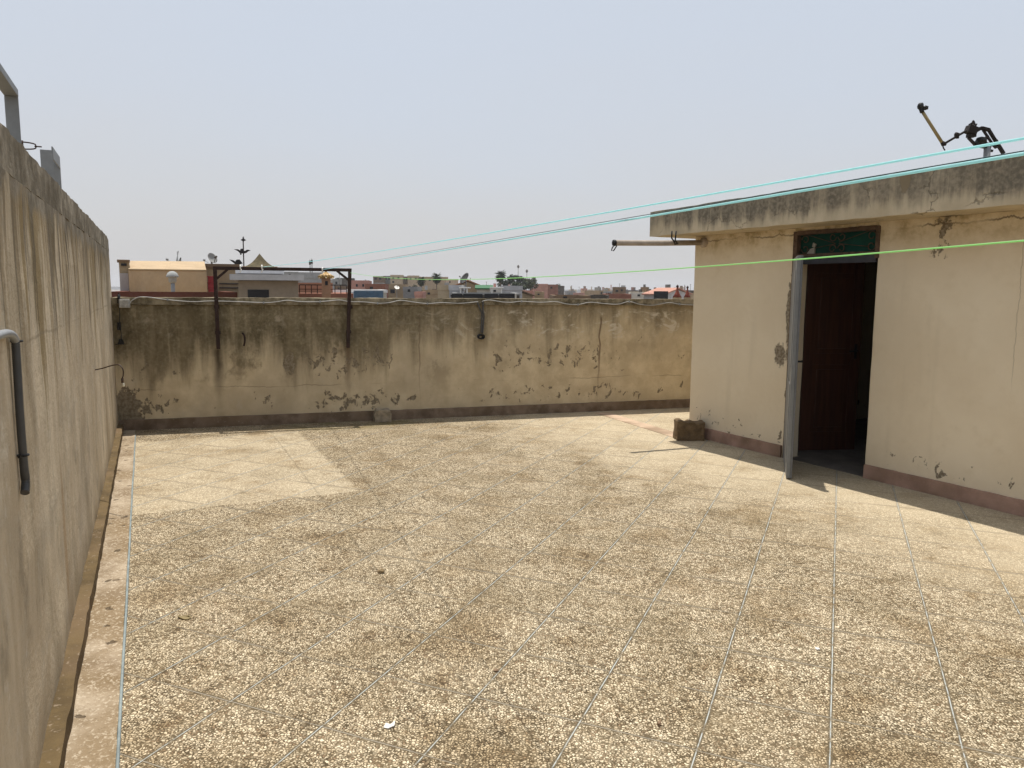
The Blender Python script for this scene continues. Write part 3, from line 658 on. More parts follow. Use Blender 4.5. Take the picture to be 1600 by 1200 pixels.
for u in (377.5, 411, 505):
    q = bwp(u, 418 if u < 450 else 421.5); q.y = y_ - .0
    b = MB(); b.tube([(q.x - .012, y_ + .026 * math.cos(a), q.z + .026 * math.sin(a)) for a in [i * math.pi / 5 for i in range(10)]], .009, 6, closed=True); b.tube([(q.x, y_ - .02, q.z - .02), (q.x - .02, y_ - .03, q.z - .06)], .006, 6)
    o = b.build('knot', M_white); o.parent = fr

# washing lines: from the iron frame to a fixing behind the photographer
def wline(name, mat, a, near, sag, r, label, r2=None):
    a = Vector(a); near = Vector(near); d = near - a; b = MB()
    pts = [a + d * (i / 60) * 1.0 + Vector((0, 0, -4 * sag * (i / 60) * (1 - i / 60))) for i in range(61)]
    b.tube(pts, r, 7); return tag(b.build(name, mat), label, 'washing line')
def through(a, u, v, Y, sag):        # far end of a sagging line that passes the sight line (u, v) at depth Y
    p = at(u, v, Y); a = Vector(a); d = p - a; f = d.length / (d.length + 1.6); p.z += 4 * sag * f * (1 - f); d = p - a; return a + d / f
FA = BW.wld(*bwp(411, 417)); FB = BW.wld(*bwp(505, 421)); FC = BW.wld(*bwp(547, 426)); FD = BW.wld(*bwp(377, 417))
wline('washing_line', M_cyan, FA, through(FA, 1600, 216, 1.15, .032), .032, .0022, 'upper of the two cyan washing lines passing above the rooftop room')
wline('washing_line', M_cyan, FB, through(FB, 1600, 240, 1.05, .006), .006, .0026, 'lower of the two cyan washing lines grazing the edge of the roof slab')
wline('washing_line', M_line, FB + Vector((0, 0, .01)), through(FB, 1600, 237.5, 1.05, .004), .004, .0009, 'thin dark line running just above the lower cyan washing line')
wline('washing_line', M_lime, FC, through(FC, 1600, 376, 1.5, .112), .112, .0019, 'lime green washing line crossing in front of the doorway')

# cable clipped along the back wall coping
def cable(points, r, y=-.04, n=7): return [Vector((BW.pix(u, v, y).x, y, BW.pix(u, v, y).z)) for u, v in points]
def spl(pts, k=6):
    out = []; P_ = [pts[0]] + list(pts) + [pts[-1]]
    for i in range(1, len(P_) - 2):
        a, b_, c_, d_ = P_[i-1], P_[i], P_[i+1], P_[i+2]
        for j in range(k):
            t = j / k; out.append(.5 * ((2 * b_) + (c_ - a) * t + (2 * a - 5 * b_ + 4 * c_ - d_) * t * t + (3 * b_ - a - 3 * c_ + d_) * t ** 3))
    out.append(P_[-2]); return out
cpts = [(201, 478), (206, 470), (217, 464.5), (232, 464.5), (262, 468.5), (300, 471.5), (330, 470.5), (372, 471.5), (412, 473), (430, 472), (449, 469.5), (470, 471.5), (500, 471.5), (530, 469), (545, 471.5), (570, 472), (590, 474), (608, 473), (626, 469.5), (645, 472), (668, 474.5), (690, 473), (720, 474), (747, 471.5)]
cpts2 = [(753, 471), (765, 469), (785, 472), (800, 472.5), (815, 471), (845, 472.5), (868, 471.5), (885, 475), (903, 476), (922, 472.5), (945, 474.5), (965, 475.5), (983, 471.5), (1000, 475.5), (1020, 477), (1045, 473), (1062, 475.5), (1090, 477)]
for pts, lab in ((cpts, 'off white cable sagging along the back wall coping, left of the grey conduits'), (cpts2, 'off white cable sagging along the back wall coping, right of the grey conduits')):
    cb = thing('wall_cable', lab, 'cable', BW.o, BW.a); b = MB(); pp = spl(cable(pts, 0, -.040)); b.tube(pp, .0062, 7); b.build('cable', M_wire, cb)
    for u, v in pts[4::4]:
        q = BW.pix(u, v, -.04); b = MB(); b.box(q.x - .008, q.x + .008, -.052, -.022, q.z - .014, q.z + .014, .003); b.build('clip', M_grayp, cb)
# grey conduits ending in a coil of black cable
cd = thing('conduit_drop', 'pair of dark grey conduits dropping down the back wall', 'conduit', BW.o, BW.a)
for pts in ([(746, 473), (750, 483), (753, 490), (752.5, 505), (752, 520)], [(755, 470), (754.5, 485), (756, 493), (755, 508), (754, 521)]):
    b = MB(); b.tube(spl(cable(pts, 0, -.036)), .011, 8); b.build('pipe', M_corr, cd)
cl = thing('cable_coil', 'black bundle of coiled cable end hanging below the grey conduits', 'cable', BW.o, BW.a)
q = BW.pix(752, 525.5, -.05); b = MB()
for i in range(5):
    rr = .030 + .006 * random.random(); ax = random.random() * 3; cx = q.x + random.uniform(-.014, .014); cz_ = q.z + random.uniform(-.01, .01)
    b.tube([(cx + rr * 1.25 * math.cos(a), -.05 + .022 * math.sin(a + ax), cz_ + rr * .75 * math.sin(a)) for a in [j * math.pi / 8 for j in range(16)]], .0085, 6, closed=True)
b.tube([(q.x, -.05, q.z + .02), (q.x - .04, -.06, q.z + .015), (q.x - .055, -.055, q.z + .005)], .006, 6)
b.build('coil', M_black, cl)

# junction box, plug lead and bare rod near the corner
jb = thing('junction_box', 'small grey junction box on the back wall beside the tall left wall', 'electric box', BW.o, BW.a)
q = BW.pix(195, 474, -.03); b = MB(); b.box(q.x - .055, q.x + .055, -.075, -.001, q.z - .05, q.z + .05, .006); b.build('box_body', M_stub, jb)
b = MB(); b.box(q.x - .045, q.x + .045, -.081, -.0745, q.z - .04, q.z + .04, .003)
for sx in (-.035, .035): b.lathe([(.006, 0), (.006, .004)], 8, (q.x + sx, -.081, q.z + .03), Vector((0, -1, 0)))
b.build('lid', M_stub, jb)
pg = thing('hanging_plug', 'black plug and connector on a thin lead hanging in the far left corner', 'plug', BW.o, BW.a)
def bq(u, v, y=-.05): p = BW.pix(u, v, y); return Vector((p.x, y, p.z))
b = MB(); b.tube(spl([bq(185.5, 457), bq(186, 470), bq(187, 490), bq(186.5, 504), bq(186, 512), bq(189, 518), bq(189.5, 530)]), .0045, 6); b.build('lead', M_black, pg)
b = MB(); c_ = bq(186, 509.5); b.box(c_.x - .018, c_.x + .018, -.07, -.03, c_.z - .045, c_.z + .045, .006); b.build('connector', M_black, pg)
b = MB(); b.tube([bq(185.5, 460), bq(185.5, 474)], .016, 8); b.build('cable_gland', M_black, pg)
b = MB(); c_ = bq(189, 534); b.prism([(c_.x - .012, -.07, c_.z + .035), (c_.x + .012, -.07, c_.z + .035), (c_.x + .036, -.07, c_.z - .03), (c_.x - .036, -.07, c_.z - .03)], (0, .04, 0)); b.tube([(c_.x - .03, -.05, c_.z - .026), (c_.x - .06, -.05, c_.z - .03)], .006, 6); b.build('plug', M_black, pg)
b = MB(); b.tube(spl([bq(379, 521, 0.0), bq(381, 523, -.05), bq(382.5, 529, -.06), bq(382, 536, -.055), bq(381, 540, -.03)]), .011, 7); tag(b.build('bent_rod', M_iron, None, BW.o, BW.a), 'short bent rusty rod sticking out of the back wall between the frame posts', 'rod')

# lamp lead from the left wall
w0 = LW.pix(148, 578); wb = LW.wld(w0.x, 0, w0.z); w1 = at(192, 596, 7.0)
ll = thing('lamp_lead', 'thin bent wire sticking out of the left wall with a tiny socket', 'lamp', wb)
Yw = wb.y
pts = [wb, at(160, 575.5, Yw - .05), at(175, 571, Yw - .1), at(186, 570, Yw - .13), at(192, 577, Yw - .15), at(192.5, 586, Yw - .15), at(191, 591, Yw - .15)]
b = MB(); b.tube([p - wb for p in spl(pts)], .005, 6); b.build('wire', simple('brown_wire', (.05, .03, .02), .6), ll)
e_ = pts[-1] - wb; b = MB(); b.tube([e_, e_ + Vector((0, 0, -.035))], .010, 8); b.build('socket', M_rust, ll)
b = MB(); b.lathe([(.006, .0), (.007, -.006), (.010, -.016), (.010, -.022), (.007, -.028), (.002, -.031)], 12, e_ + Vector((.006, 0, -.035))); b.build('bulb', M_glass, ll)

# grey pipe elbow and corrugated conduit clipped to the left wall
def lq(u, v, y): p = LW.pix(u, v, y); return Vector((p.x, y, p.z))
cp = thing('conduit_pipe', 'grey pipe elbow with a dark corrugated conduit hanging on the left wall', 'pipe', LW.o, LW.a)
y_ = -.018
A_ = [lq(-120, 600, y_), lq(-45, 545, y_), lq(-10, 527, y_), lq(8, 521, y_), lq(18, 523, y_), lq(23.5, 531, y_)]
b = MB(); b.tube(spl(A_), .0125, 12); b.build('elbow', M_grayp, cp)
B_ = spl([lq(24, 531, y_), lq(27, 580, y_), lq(30.5, 640, y_), lq(35, 700, y_), lq(38, 735, y_), lq(40, 752, y_), lq(39, 770, y_)], 4)
# resample into corrugations
def resample(pts, step):
    out = [pts[0].copy()]; acc = 0
    for a, c2 in zip(pts, pts[1:]):
        L_ = (c2 - a).length; t = step - acc
        while t <= L_: out.append(a + (c2 - a) * (t / L_)); t += step
        acc = (acc + L_) % step
    return out
B_ = resample(B_, .0030)
b = MB(); b.tube(B_, [.0135 if i % 2 else .0112 for i in range(len(B_))], 12); b.build('corrugated_conduit', M_corr, cp)
for u, v in ((26, 533), (36, 711)):
    q = lq(u, v, y_); b = MB()
    b.tube([(q.x + .0155 * math.cos(a), y_ + .0155 * math.sin(a), q.z) for a in [i * math.pi / 8 for i in range(16)]], .0035, 6, closed=True); b.bar((q.x - .028, -.010, q.z), (q.x - .012, y_, q.z), .008, .008); b.bar((q.x + .028, -.010, q.z), (q.x + .012, y_, q.z), .008, .008)
    b.build('clip', M_black, cp)

# steel frames standing on the left wall, and the stay wire with its turnbuckle
yc = .05
def ft(u, v, y=yc): return lq(u, v, y)
def ltop(x): return lslope(Vector((x, .1, LH))).z
f1 = thing('steel_frame', 'large grey steel frame standing on the left wall, nearest the camera', 'frame', LW.o, LW.a, 'steel frames on the left wall')
xr = ft(32, 200).x; zb = ltop(xr) - .012; zt = ft(29, 152).z; xl = xr - .75; dp_ = .05
b = MB(); b.box(xr - .008, xr, yc, yc + dp_, zb, zt, .002); b.build('upright', M_steel, f1)
b = MB(); b.box(xl, xl + .008, yc, yc + dp_, ltop(xl) - .012, zt, .002); b.build('upright', M_steel, f1)
b = MB(); b.box(xl - .004, xr + .001, yc - .001, yc + dp_ + .001, zt, zt + .03, .003); b.build('top_rail', M_steel, f1)
f2 = thing('steel_frame', 'small grey steel frame standing on the left wall, farther from the camera', 'frame', LW.o, LW.a, 'steel frames on the left wall')
c0_, c1_ = ft(84, 262), ft(94.5, 262); z1 = ft(82, 229).z; zb2 = ltop(c0_.x) - .012; dp_ = .062
b = MB(); b.box(c0_.x - .008, c0_.x, yc, yc + dp_, zb2, ft(83, 236).z, .002); b.build('upright', M_steel, f2)
b = MB(); b.box(c1_.x - .008, c1_.x, yc, yc + .05, zb2, z1, .002); b.build('upright', M_steel, f2)
b = MB(); b.box(c0_.x + .001, c1_.x - .009, yc - .001, yc + .006, z1 - .07, z1, .001); b.build('top_rail', M_steel, f2)
tbk = thing('turnbuckle', 'wire turnbuckle running outwards from the small steel frame on the left wall', 'turnbuckle', LW.o, LW.a)
xx = c0_.x - .004; y0_ = yc + dp_; zz = ft(72, 242, y0_).z; ym = y0_ + .085
b = MB(); b.tube([(xx, y0_ - .01, zz), (xx, ym - .06, zz)], .004, 6); b.tube([(xx, ym + .06, zz), (xx, y0_ + 1.3, zz - .02)], .0028, 6); b.build('wire', M_iron, tbk)
b = MB(); n_ = 20; b.tube([(xx, ym + .068 * math.cos(a), zz + .019 * math.copysign(abs(math.sin(a)) ** .5, math.sin(a))) for a in [i * 2 * math.pi / n_ for i in range(n_)]], .0038, 6, closed=True)
b.tube([(xx, ym, zz - .027), (xx, ym, zz + .027)], .0075, 6); b.build('body', M_iron, tbk)

# litter
def litter(name, u, v, size, mat, label, cat, seed):
    p = gr(u, v); b = MB(); b.blob((0, 0, size[2] * .8), size, .7, 2, seed); return tag(b.build(name, mat, None, p, seed), label, cat)
p = gr(608, 1136); b = MB(); b.prism([(-.022, -.008, .002), (-.005, -.016, .002), (.02, -.008, .006), (.024, .014, .012), (.004, .006, .004), (-.012, .012, .009)], (0, 0, .004)); tag(b.build('paper_scrap', M_white, None, p, .2), 'torn white scrap on the terrazzo near the bottom of the photo', 'scrap')
M_peb = simple('brown_pebble', (.24, .16, .10), .9, 0, .3, 30, bump=.5)
litter('pebble', 1030, 1133, (.011, .009, .008), M_peb, 'small reddish brown pebble on the terrazzo, in front of the doorway and nearest the camera', 'pebble', 1.3)
litter('pebble', 775, 1049, (.012, .010, .007), M_peb, 'small brown pebble beside a tile joint in the middle of the terrace', 'pebble', 2.9)
litter('pebble', 596, 895, (.020, .018, .012), simple('dull_clay', (.22, .16, .085), .95, 0, .3, 30, bump=.5), 'brown clod on the terrazzo left of the middle of the terrace', 'clod', 4.1)
litter('pebble', 1277, 1015, (.012, .009, .006), M_white, 'pale pebble close to a light tile joint on the right', 'pebble', 5.2)
p = gr(288, 966); b = MB(); b.tube([Vector((.035 * math.cos(a), .016 * math.sin(a), .006 + .004 * math.sin(2 * a))) for a in [i * math.pi / 10 for i in range(20)]], .004, 5, closed=True); b.prism([(.032 * math.cos(a), .014 * math.sin(a), .003) for a in [i * math.pi / 8 for i in range(16)]], (0, 0, .003)); tag(b.build('dry_leaf', simple('dry_leaf_brown', (.24, .19, .10), .9), None, p, -.3), 'dry curled leaf lying on the dark terrazzo near the left wall', 'leaf')
#BACKGROUND
# ------------------------------------------------------------------ the town beyond the wall
GZ = -9.0
def wallmat(name, c, var=.18): return simple(name, c, .92, 0, var, 1.3, .12, .05)
M_win = simple('dark_window_opening', (.014, .014, .016), .35, 0, .2, 3, bump=0)
M_cream = wallmat('town_cream', (.46, .37, .25)); M_tan = wallmat('town_tan', (.36, .27, .165)); M_pink = wallmat('town_pink', (.46, .25, .20))
M_red = wallmat('town_brick_red', (.27, .125, .085)); M_grey = wallmat('town_grey', (.30, .30, .29)); M_brown = wallmat('town_brown', (.20, .135, .085))
M_pale = wallmat('town_pale', (.55, .52, .46)); M_dark = wallmat('town_dark', (.10, .085, .07)); M_terra = wallmat('terracotta_tile', (.36, .11, .06))
M_lgrey = wallmat('light_grey_render', (.44, .44, .45)); M_canvas = simple('beige_canvas', (.43, .32, .20), .9, 0, .12, 1.5, bump=.1)
M_thatch = simple('olive_thatch', (.105, .085, .048), .97, 0, .45, 7, bump=1.0)
def facing(u, Y, extra=0.0):       # a building frame at that bearing; streets run across the sight lines
    p = at(u, 450, Y); return Frame((p.x, Y, 0), math.atan2(-p.x, Y) + extra)
def town(name, u0, u1, v, Y, mat, label, cat='house', depth=8.0, rz=0.0, parapet=.45, wins=(), extra=None, group=None, winmat=None, roofmat=None):
    """a flat roofed house down to the street; u0..u1 and v give the width and the roofline it shows at distance Y"""
    fr_ = facing((u0 + u1) / 2, Y, rz); p0, p1 = fr_.pix(u0, v), fr_.pix(u1, v); w = p1.x - p0.x
    fr_.o += fr_.x * ((p0.x + p1.x) / 2); cx = fr_; top = (p0.z + p1.z) / 2; H = top - GZ
    t = thing(name, label, cat, (fr_.o.x, fr_.o.y, GZ), fr_.a, group)
    b = MB(); b.box(-w/2, w/2, 0, depth, 0, H - parapet); b.build('wall', mat, t)
    if parapet > 0:
        b = MB(); pw = min(.22, w * .08)
        b.box(-w/2 - .04, w/2 + .04, -.04, pw, H - parapet, H); b.box(-w/2 - .04, w/2 + .04, depth - pw, depth + .04, H - parapet, H)
        b.box(-w/2 - .04, -w/2 + pw, pw, depth - pw, H - parapet, H); b.box(w/2 - pw, w/2 + .04, pw, depth - pw, H - parapet, H)
        b.build('roof_parapet', roofmat or mat, t)
    for wu0, wv0, wu1, wv1 in wins:
        a, c2 = fr_.pix(wu0, wv0), fr_.pix(wu1, wv1); b = MB()
        b.box(a.x, c2.x, -.07, .02, c2.z - GZ, a.z - GZ); b.build('window', winmat or M_win, t)
    return t, cx, top
def blk(t, cx, Y, name, mat, u0, v0, u1, v1, y0, y1, bev=0):
    a, c2 = cx.pix(u0, v0, y0), cx.pix(u1, v1, y0); b = MB(); b.box(a.x, c2.x, y0, y1, c2.z - GZ, a.z - GZ, bev); return b.build(name, mat, t)

# --- next door: house with canvas tent, chimney, stair room
h1, cx, top = town('neighbour_house', 177, 368, 456.0, 20, M_tan, 'tan neighbouring house whose red brown coping shows just above the left of the back wall', depth=15, parapet=.3, roofmat=wallmat('red_brown_coping', (.13, .052, .036)))
ROOF1 = top - .3
def sits(name, label, cat, u, v, Y, z=None, rz=0.0, group=None):
    global SF
    p = at(u, v, Y); SF = facing(u, Y, rz); return thing(name, label, cat, (p.x, Y, ROOF1 if z is None else z), SF.a, group), p
Y = 23.0
tn, p = sits('canvas_tent', 'long beige canvas tent on the roof of the neighbouring house', 'tent', 261, 440, Y)
a0, a1, r0, r1 = SF.pix(200, 421), SF.pix(322, 422.5), SF.pix(203, 407.5, 2.4), SF.pix(319, 408.5, 2.4)
b = MB(); NS = 28                                   # sagging, slightly wrinkled sheet
def tl_(i): return i / NS
rows = []
for i in range(NS + 1):
    k = i / NS; e = a0.lerp(a1, k); r = r0.lerp(r1, k); wr = .035 * math.sin(k * 19) * math.sin(k * 7 + 1)
    rows.append([(e.x, wr * .8 + .10 * (noise.noise(Vector((k * 9, 0, 0)))), 0), (e.x, wr - .02, (e.z - ROOF1) * .5), (e.x, -.03, e.z - ROOF1), ((e.x + r.x) / 2, 1.2, (e.z + r.z) / 2 - ROOF1 - .04 + wr), (r.x, 2.4, r.z - ROOF1), (r.x, 4.8, e.z - ROOF1), (r.x, 4.8, 0)])
vs = [[b.b.verts.new(q) for q in r] for r in rows]
for A, B in zip(vs, vs[1:]):
    for j in range(6): b.b.faces.new((A[j], B[j], B[j+1], A[j+1]))
b.b.faces.new(vs[0]); b.b.faces.new(vs[-1][::-1])
b.build('canvas', M_canvas, tn)
b = MB(); b.tube([(a0.x, -.035, a0.z - ROOF1), (a1.x, -.035, a1.z - ROOF1)], .025, 6); b.build('eave_hem', M_tan, tn)
ch, p = sits('chimney', 'tan rooftop chimney with a dark vent slot at the left end of the canvas tent', 'chimney', 192, 430, 23.0)
def rel(u, v, y=0.0): q = SF.pix(u, v, y); return q.x, q.z - ROOF1
(x0, z1), (x1, _) = rel(184.5, 409), rel(201, 409)
b = MB(); b.box(x0, x1, 0, .8, 0, z1); b.build('shaft', M_tan, ch)
(x0, z1), (x1, z0) = rel(181.5, 405.5), rel(202, 410); b = MB(); b.box(x0, x1, -.05, .85, z0 + .01, z1, .01); b.build('cap', M_brown, ch)
(x0, z1), (x1, z0) = rel(188, 411.5), rel(197, 415.5); b = MB(); b.box(x0, x1, -.04, .01, z0, z1); b.build('vent_slot', M_win, ch)
(x0, z1), (x1, z0) = rel(186, 427), rel(201, 456); b = MB(); b.box(x0, x1, -.12, -.02, 0, z1, .01); b.build('panel', wallmat('pale_lilac_panel', (.40, .37, .36)), ch)
vp, p = sits('vent_pipe', 'grey mushroom capped vent pipe standing in front of the canvas tent', 'pipe', 270, 445, 21.0)
zt = at(270, 440, 21).z - ROOF1; b = MB(); b.tube([(0, 0, 0), (0, 0, zt)], .052, 12); b.build('pipe', M_grayp, vp)
zc = at(267, 440.5, 21).z - ROOF1; s_ = 17.5 / 1200 * 21 / 2
b = MB(); b.lathe([(.055, zc - .03), (s_ * .62, zc - .01), (s_ * .70, zc + .10), (s_ * .72, zc + .12), (s_ * 1.04, zc + .125), (s_ * 1.0, zc + .17), (s_ * .78, zc + .24), (s_ * .40, zc + .28), (.01, zc + .29)], 18); b.build('cowl', wallmat('pale_grey_cowl', (.36, .37, .36)), vp)
sr_, p = sits('stair_room', 'brown rooftop stair room to the right of the canvas tent', 'building', 345, 440, 25.5)
(x0, z1), (x1, _) = rel(320.5, 412), rel(371, 412)
b = MB(); b.box(x0, x1, 0, 4, 0, z1 - .12); b.build('wall', M_tan, sr_)
b = MB(); b.box(x0 - .06, x1 + .06, -.08, 4.1, z1 - .12, z1); b.build('roof', M_brown, sr_)
for v in (443, 449.5):
    _, zz = rel(340, v); b = MB(); b.box(x0 + .4, x1, -.03, .01, zz - .02, zz + .02); b.build('trim', M_dark, sr_)
rc, p = sits('crate_stack', 'stack of red plastic crates beside the canvas tent', 'crates', 330, 445, 23.6)
M_crate = simple('faded_red_plastic', (.26, .025, .03), .5, 0, .2, 8, bump=0)
(x0, _), (x1, _) = rel(324.5, 450), rel(336, 450); zt = rel(330, 432)[1]
for i in range(4):
    z0 = zt * i / 4; b = MB(); b.box(x0 + .01 * (i % 2), x1 - .008 * (i % 2), 0, .3, z0 + .01, z0 + zt / 4 - .02, .008); b.box(x0 - .012, x1 + .012, -.012, .312, z0 + zt / 4 - .019, z0 + zt / 4 + .009, .004); b.build('crate', M_crate, rc)
def dish(label, u, v, Y, rad, az, el, zbase, mat=None, group=None):
    p = at(u, v, Y); t = thing('satellite_dish', label, 'satellite dish', (p.x, Y, zbase), 0, group)
    c_ = Vector((0, 0, p.z - zbase)); ax = Vector((math.sin(az) * math.cos(el), -math.cos(az) * math.cos(el), math.sin(el)))
    b = MB(); prof = [(rad * k, rad * .28 * k * k) for k in (.02, .25, .5, .75, 1)] + [(rad * 1.01, rad * .30), (rad * .75, rad * .14), (rad * .5, rad * .05), (rad * .02, -.015)]
    b.lathe(prof, 24, c_, ax); b.build('reflector', mat or M_grey, t)
    b = MB(); b.tube([(0, .02, 0), c_ - ax * .03], .03, 8); b.build('mast', M_steel, t)
    low = Vector((0, 0, -1)); low = (low - ax * low.dot(ax)).normalized(); f = c_ + ax * rad * 1.1 + low * rad * .25
    b = MB(); b.tube([c_ + low * rad * .95 + ax * rad * .25, f], .012, 6); b.lathe([(.03, -.05), (.035, .05)], 8, f, ax); b.build('feed_arm', M_dark, t)
    return t
zs = at(345, 412, 25.5).z
dish('grey satellite dish standing on the brown stair room beside the canvas tent', 330.5, 404, 26.3, 8.4 / 1200 * 26.3, R(62), R(25), zs)
# small aerials behind the tent ridge
for (u, v0, lab, hh) in ((277, 393, 'thin pronged aerial rising behind the middle of the tent ridge', 1), (261, 404, 'tiny aerial tip showing behind the left half of the tent ridge', 0), (319, 405, 'tiny aerial tip showing at the right end of the tent ridge', 0)):
    p = at(u, v0, 29); t = thing('aerial', lab, 'antenna', (p.x, 29, ROOF1)); H = p.z - ROOF1
    b = MB(); b.tube([(0, 0, 0), (0, 0, H)], .018, 6); b.build('mast', M_steel, t)
    b = MB()
    if hh:
        b.bar((-.06, 0, H - .42), (.04, 0, H + .02), .022, .022); b.bar((.03, 0, H - .38), (.13, 0, H - .22), .03, .03); b.bar((.11, 0, H - .24), (.11, 0, H - .45), .04, .03)
    else: b.blob((0, 0, H - .03), (.055, .04, .05), .3, 1, u); b.bar((0, 0, H - .06), (.15, 0, H - .12), .015, .015)
    b.build('elements', M_steel, t)

# --- bird ornament on a pole
Yb = 27.0; pb_ = at(380.5, 413, Yb)
orn = thing('bird_ornament', 'tall pole with dark metal birds and a star tip rising beside the thatched roof', 'ornament', (pb_.x, Yb, ROOF1))
def O(u, v, y=0.0): q = at(u, v, Yb); return Vector((q.x - pb_.x, y, q.z - ROOF1))
b = MB(); b.tube([(0, 0, 0), O(380.5, 395), O(379.8, 371)], .02, 7); b.build('pole', M_iron, orn)
M_bird = simple('dark_cut_metal', (.028, .026, .026), .7, .2, .3, 10, bump=0)
def flat(pts, d=.07): b = MB(); b.prism([O(u, v, -d / 2) for u, v in pts], (0, d, 0)); return b
b = flat([(376, 375), (378, 374), (379.5, 373), (380.2, 369.5), (381, 373), (382.5, 374), (384.5, 375), (382, 376.2), (380.2, 377.2), (378.4, 376.2)]); b.build('star_tip', M_bird, orn)
b = flat([(365.5, 389.3), (372, 389.6), (375.8, 391.8), (376.2, 389), (378.8, 388.4), (380.8, 392), (384.2, 391.8), (386, 390.2), (388.3, 390.2), (391.3, 391.6), (387.5, 392.6), (384.6, 395), (380.8, 396.2), (376.8, 396), (377, 398), (375.8, 398.2), (375.4, 395.6), (372, 392.4)]); b.build('bird', M_bird, orn)
b = flat([(358.5, 405.4), (364.5, 406.6), (368, 409.2), (369, 406.6), (371, 405.6), (374, 405.4), (377, 409), (379, 411.6), (375, 413), (368, 413), (365, 410.6)]); b.build('bird', M_bird, orn)

# --- grey concrete house with the open loft, thatched pavilion behind
h2, cx, top = town('concrete_house', 372, 466, 438.6, 19, M_lgrey, 'grey concrete house with a pale roof slab and dark opening behind the iron frame', depth=6, parapet=0)
h2w = [c2 for c2 in h2.children][0]; h2w.data.materials[0] = wallmat('bare_grey_brown_render', (.26, .215, .165))
blk(h2, cx, 19, 'roof_slab', M_lgrey, 358.5, 428, 475, 438.4, -.25, 6.2)
blk(h2, cx, 19, 'upper_slab', wallmat('pale_slab', (.50, .50, .51)), 367.5, 418.6, 444, 427.9, .35, 5.5)
blk(h2, cx, 19, 'opening', M_win, 387, 452.5, 420.5, 468, -.02, .05)
zu = at(405, 418.6, 19.4).z
Yt = 21.4; pt = at(405.5, 396, Yt); e0, e1 = at(383, 416.6, 20.2), at(444, 416.6, 20.2)
tp = thing('thatched_pavilion', 'olive thatched pyramid roof standing on the pale roof slab', 'pavilion', (pt.x, Yt, zu), facing(405, Yt).a)
hw = (e1.x - e0.x) / 2; ez = e0.z - zu
b = MB(); n = 14; apex = Vector((0, 0, pt.z - zu)); ring = []
for s_ in range(4):
    a = Vector([(-1, -1), (1, -1), (1, 1), (-1, 1)][s_]).to_3d() * hw; c2 = Vector([(1, -1), (1, 1), (-1, 1), (-1, -1)][s_]).to_3d() * hw
    grid = []
    for j in range(9):
        k = j / 8; row = []
        for i in range(n + 1):
            e = a.lerp(c2, i / n); e.z = max(ez, .02); q = e.lerp(apex, k); q += noise.noise_vector(q * 7) * .025 * (1 - k) * (1 if 0 < i < n else 0)
            q.z -= .10 * math.sin(math.pi * k); row.append(b.b.verts.new(q))
        grid.append(row)
    for A, B in zip(grid, grid[1:]):
        for i in range(n): b.b.faces.new((A[i], A[i+1], B[i+1], B[i]))
bmesh.ops.remove_doubles(b.b, verts=b.b.verts[:], dist=.004); b.build('thatch', M_thatch, tp)
for sx in (-1, 1):
    for sy in (-1, 1): b = MB(); b.tube([(sx * hw * .8, sy * hw * .8, 0), (sx * hw * .8, sy * hw * .8, max(ez, .02) + .03)], .05, 7); b.build('post', M_brown, tp)

# --- brick terrace with railing and the little tiled turret
h3, cx, top = town('brick_house', 462, 552, 458.5, 24, M_red, 'brick house with a terrace behind the right half of the drying frame', depth=9, parapet=0)
r3 = at(480, 458.5, 24).z
blk(h3, cx, 24, 'back_parapet', wallmat('orange_brick', (.34, .19, .12)), 464, 441.5, 520, 459, 3.0, 3.25)
Yr = 23.9; pr0, pr1 = at(467, 445, Yr), at(539, 445, Yr)
rl = thing('roof_railing', 'thin black iron railing on the brick terrace beside the tiled turret', 'railing', ((pr0.x + pr1.x) / 2, Yr + .15, r3))
rl.rotation_euler.z = facing(503, Yr).a; hl = (pr1.x - pr0.x) / 2; zr = pr0.z - r3
b = MB(); b.bar((-hl, 0, zr), (hl, 0, zr), .03, .03); b.bar((-hl, 0, zr * .5), (hl, 0, zr * .5), .02, .02); b.build('rail', M_iron, rl)
for i in range(9):
    xx = -hl + 2 * hl * i / 8; b = MB(); b.bar((xx, 0, 0), (xx, 0, zr), .025, .025); b.build('baluster', M_iron, rl)
Yk = 23.2; pk_ = at(509.5, 440, Yk)
tk = thing('tiled_turret', 'small brick turret chimney with a yellow tiled pyramid roof', 'chimney', (pk_.x, Yk, r3 - .3), facing(509, Yk).a)
ww = 13.5 / 1200 * Yk / 2; zt = at(509, 434, Yk).z - r3 + .3
b = MB(); b.box(-ww, ww, -ww, ww, 0, zt); b.build('shaft', wallmat('orange_brick_shaft', (.36, .21, .13)), tk)
b = MB(); b.box(-.03, .05, -ww - .015, -ww + .02, zt - .22, zt - .10); b.build('vent_hole', M_win, tk)
rw = 22 / 1200 * Yk / 2; ap = Vector((-.0, 0, at(508.5, 424.5, Yk).z - r3 + .3)); b = MB()
for s_ in range(4):                                 # rows of barrel tiles running down each slope
    a = Vector([(-1, -1), (1, -1), (1, 1), (-1, 1)][s_]).to_3d() * rw; c2 = Vector([(1, -1), (1, 1), (-1, 1), (-1, -1)][s_]).to_3d() * rw
    a.z = c2.z = zt - .01
    for i in range(4):
        e = a.lerp(c2, (i + .5) / 4); b.tube([e + Vector((0, 0, .02)), e.lerp(ap, .5) + Vector((0, 0, .0)), ap], [.045, .036, .014], 6)
    b.face([a, c2, ap])
b.build('tiles', simple('yellow_glazed_tile', (.46, .29, .10), .35, 0, .75, 11, spec=.5), tk)
b = MB(); b.lathe([(.03, 0), (.035, .03), (.008, .09)], 8, ap); b.build('finial', M_brown, tk)
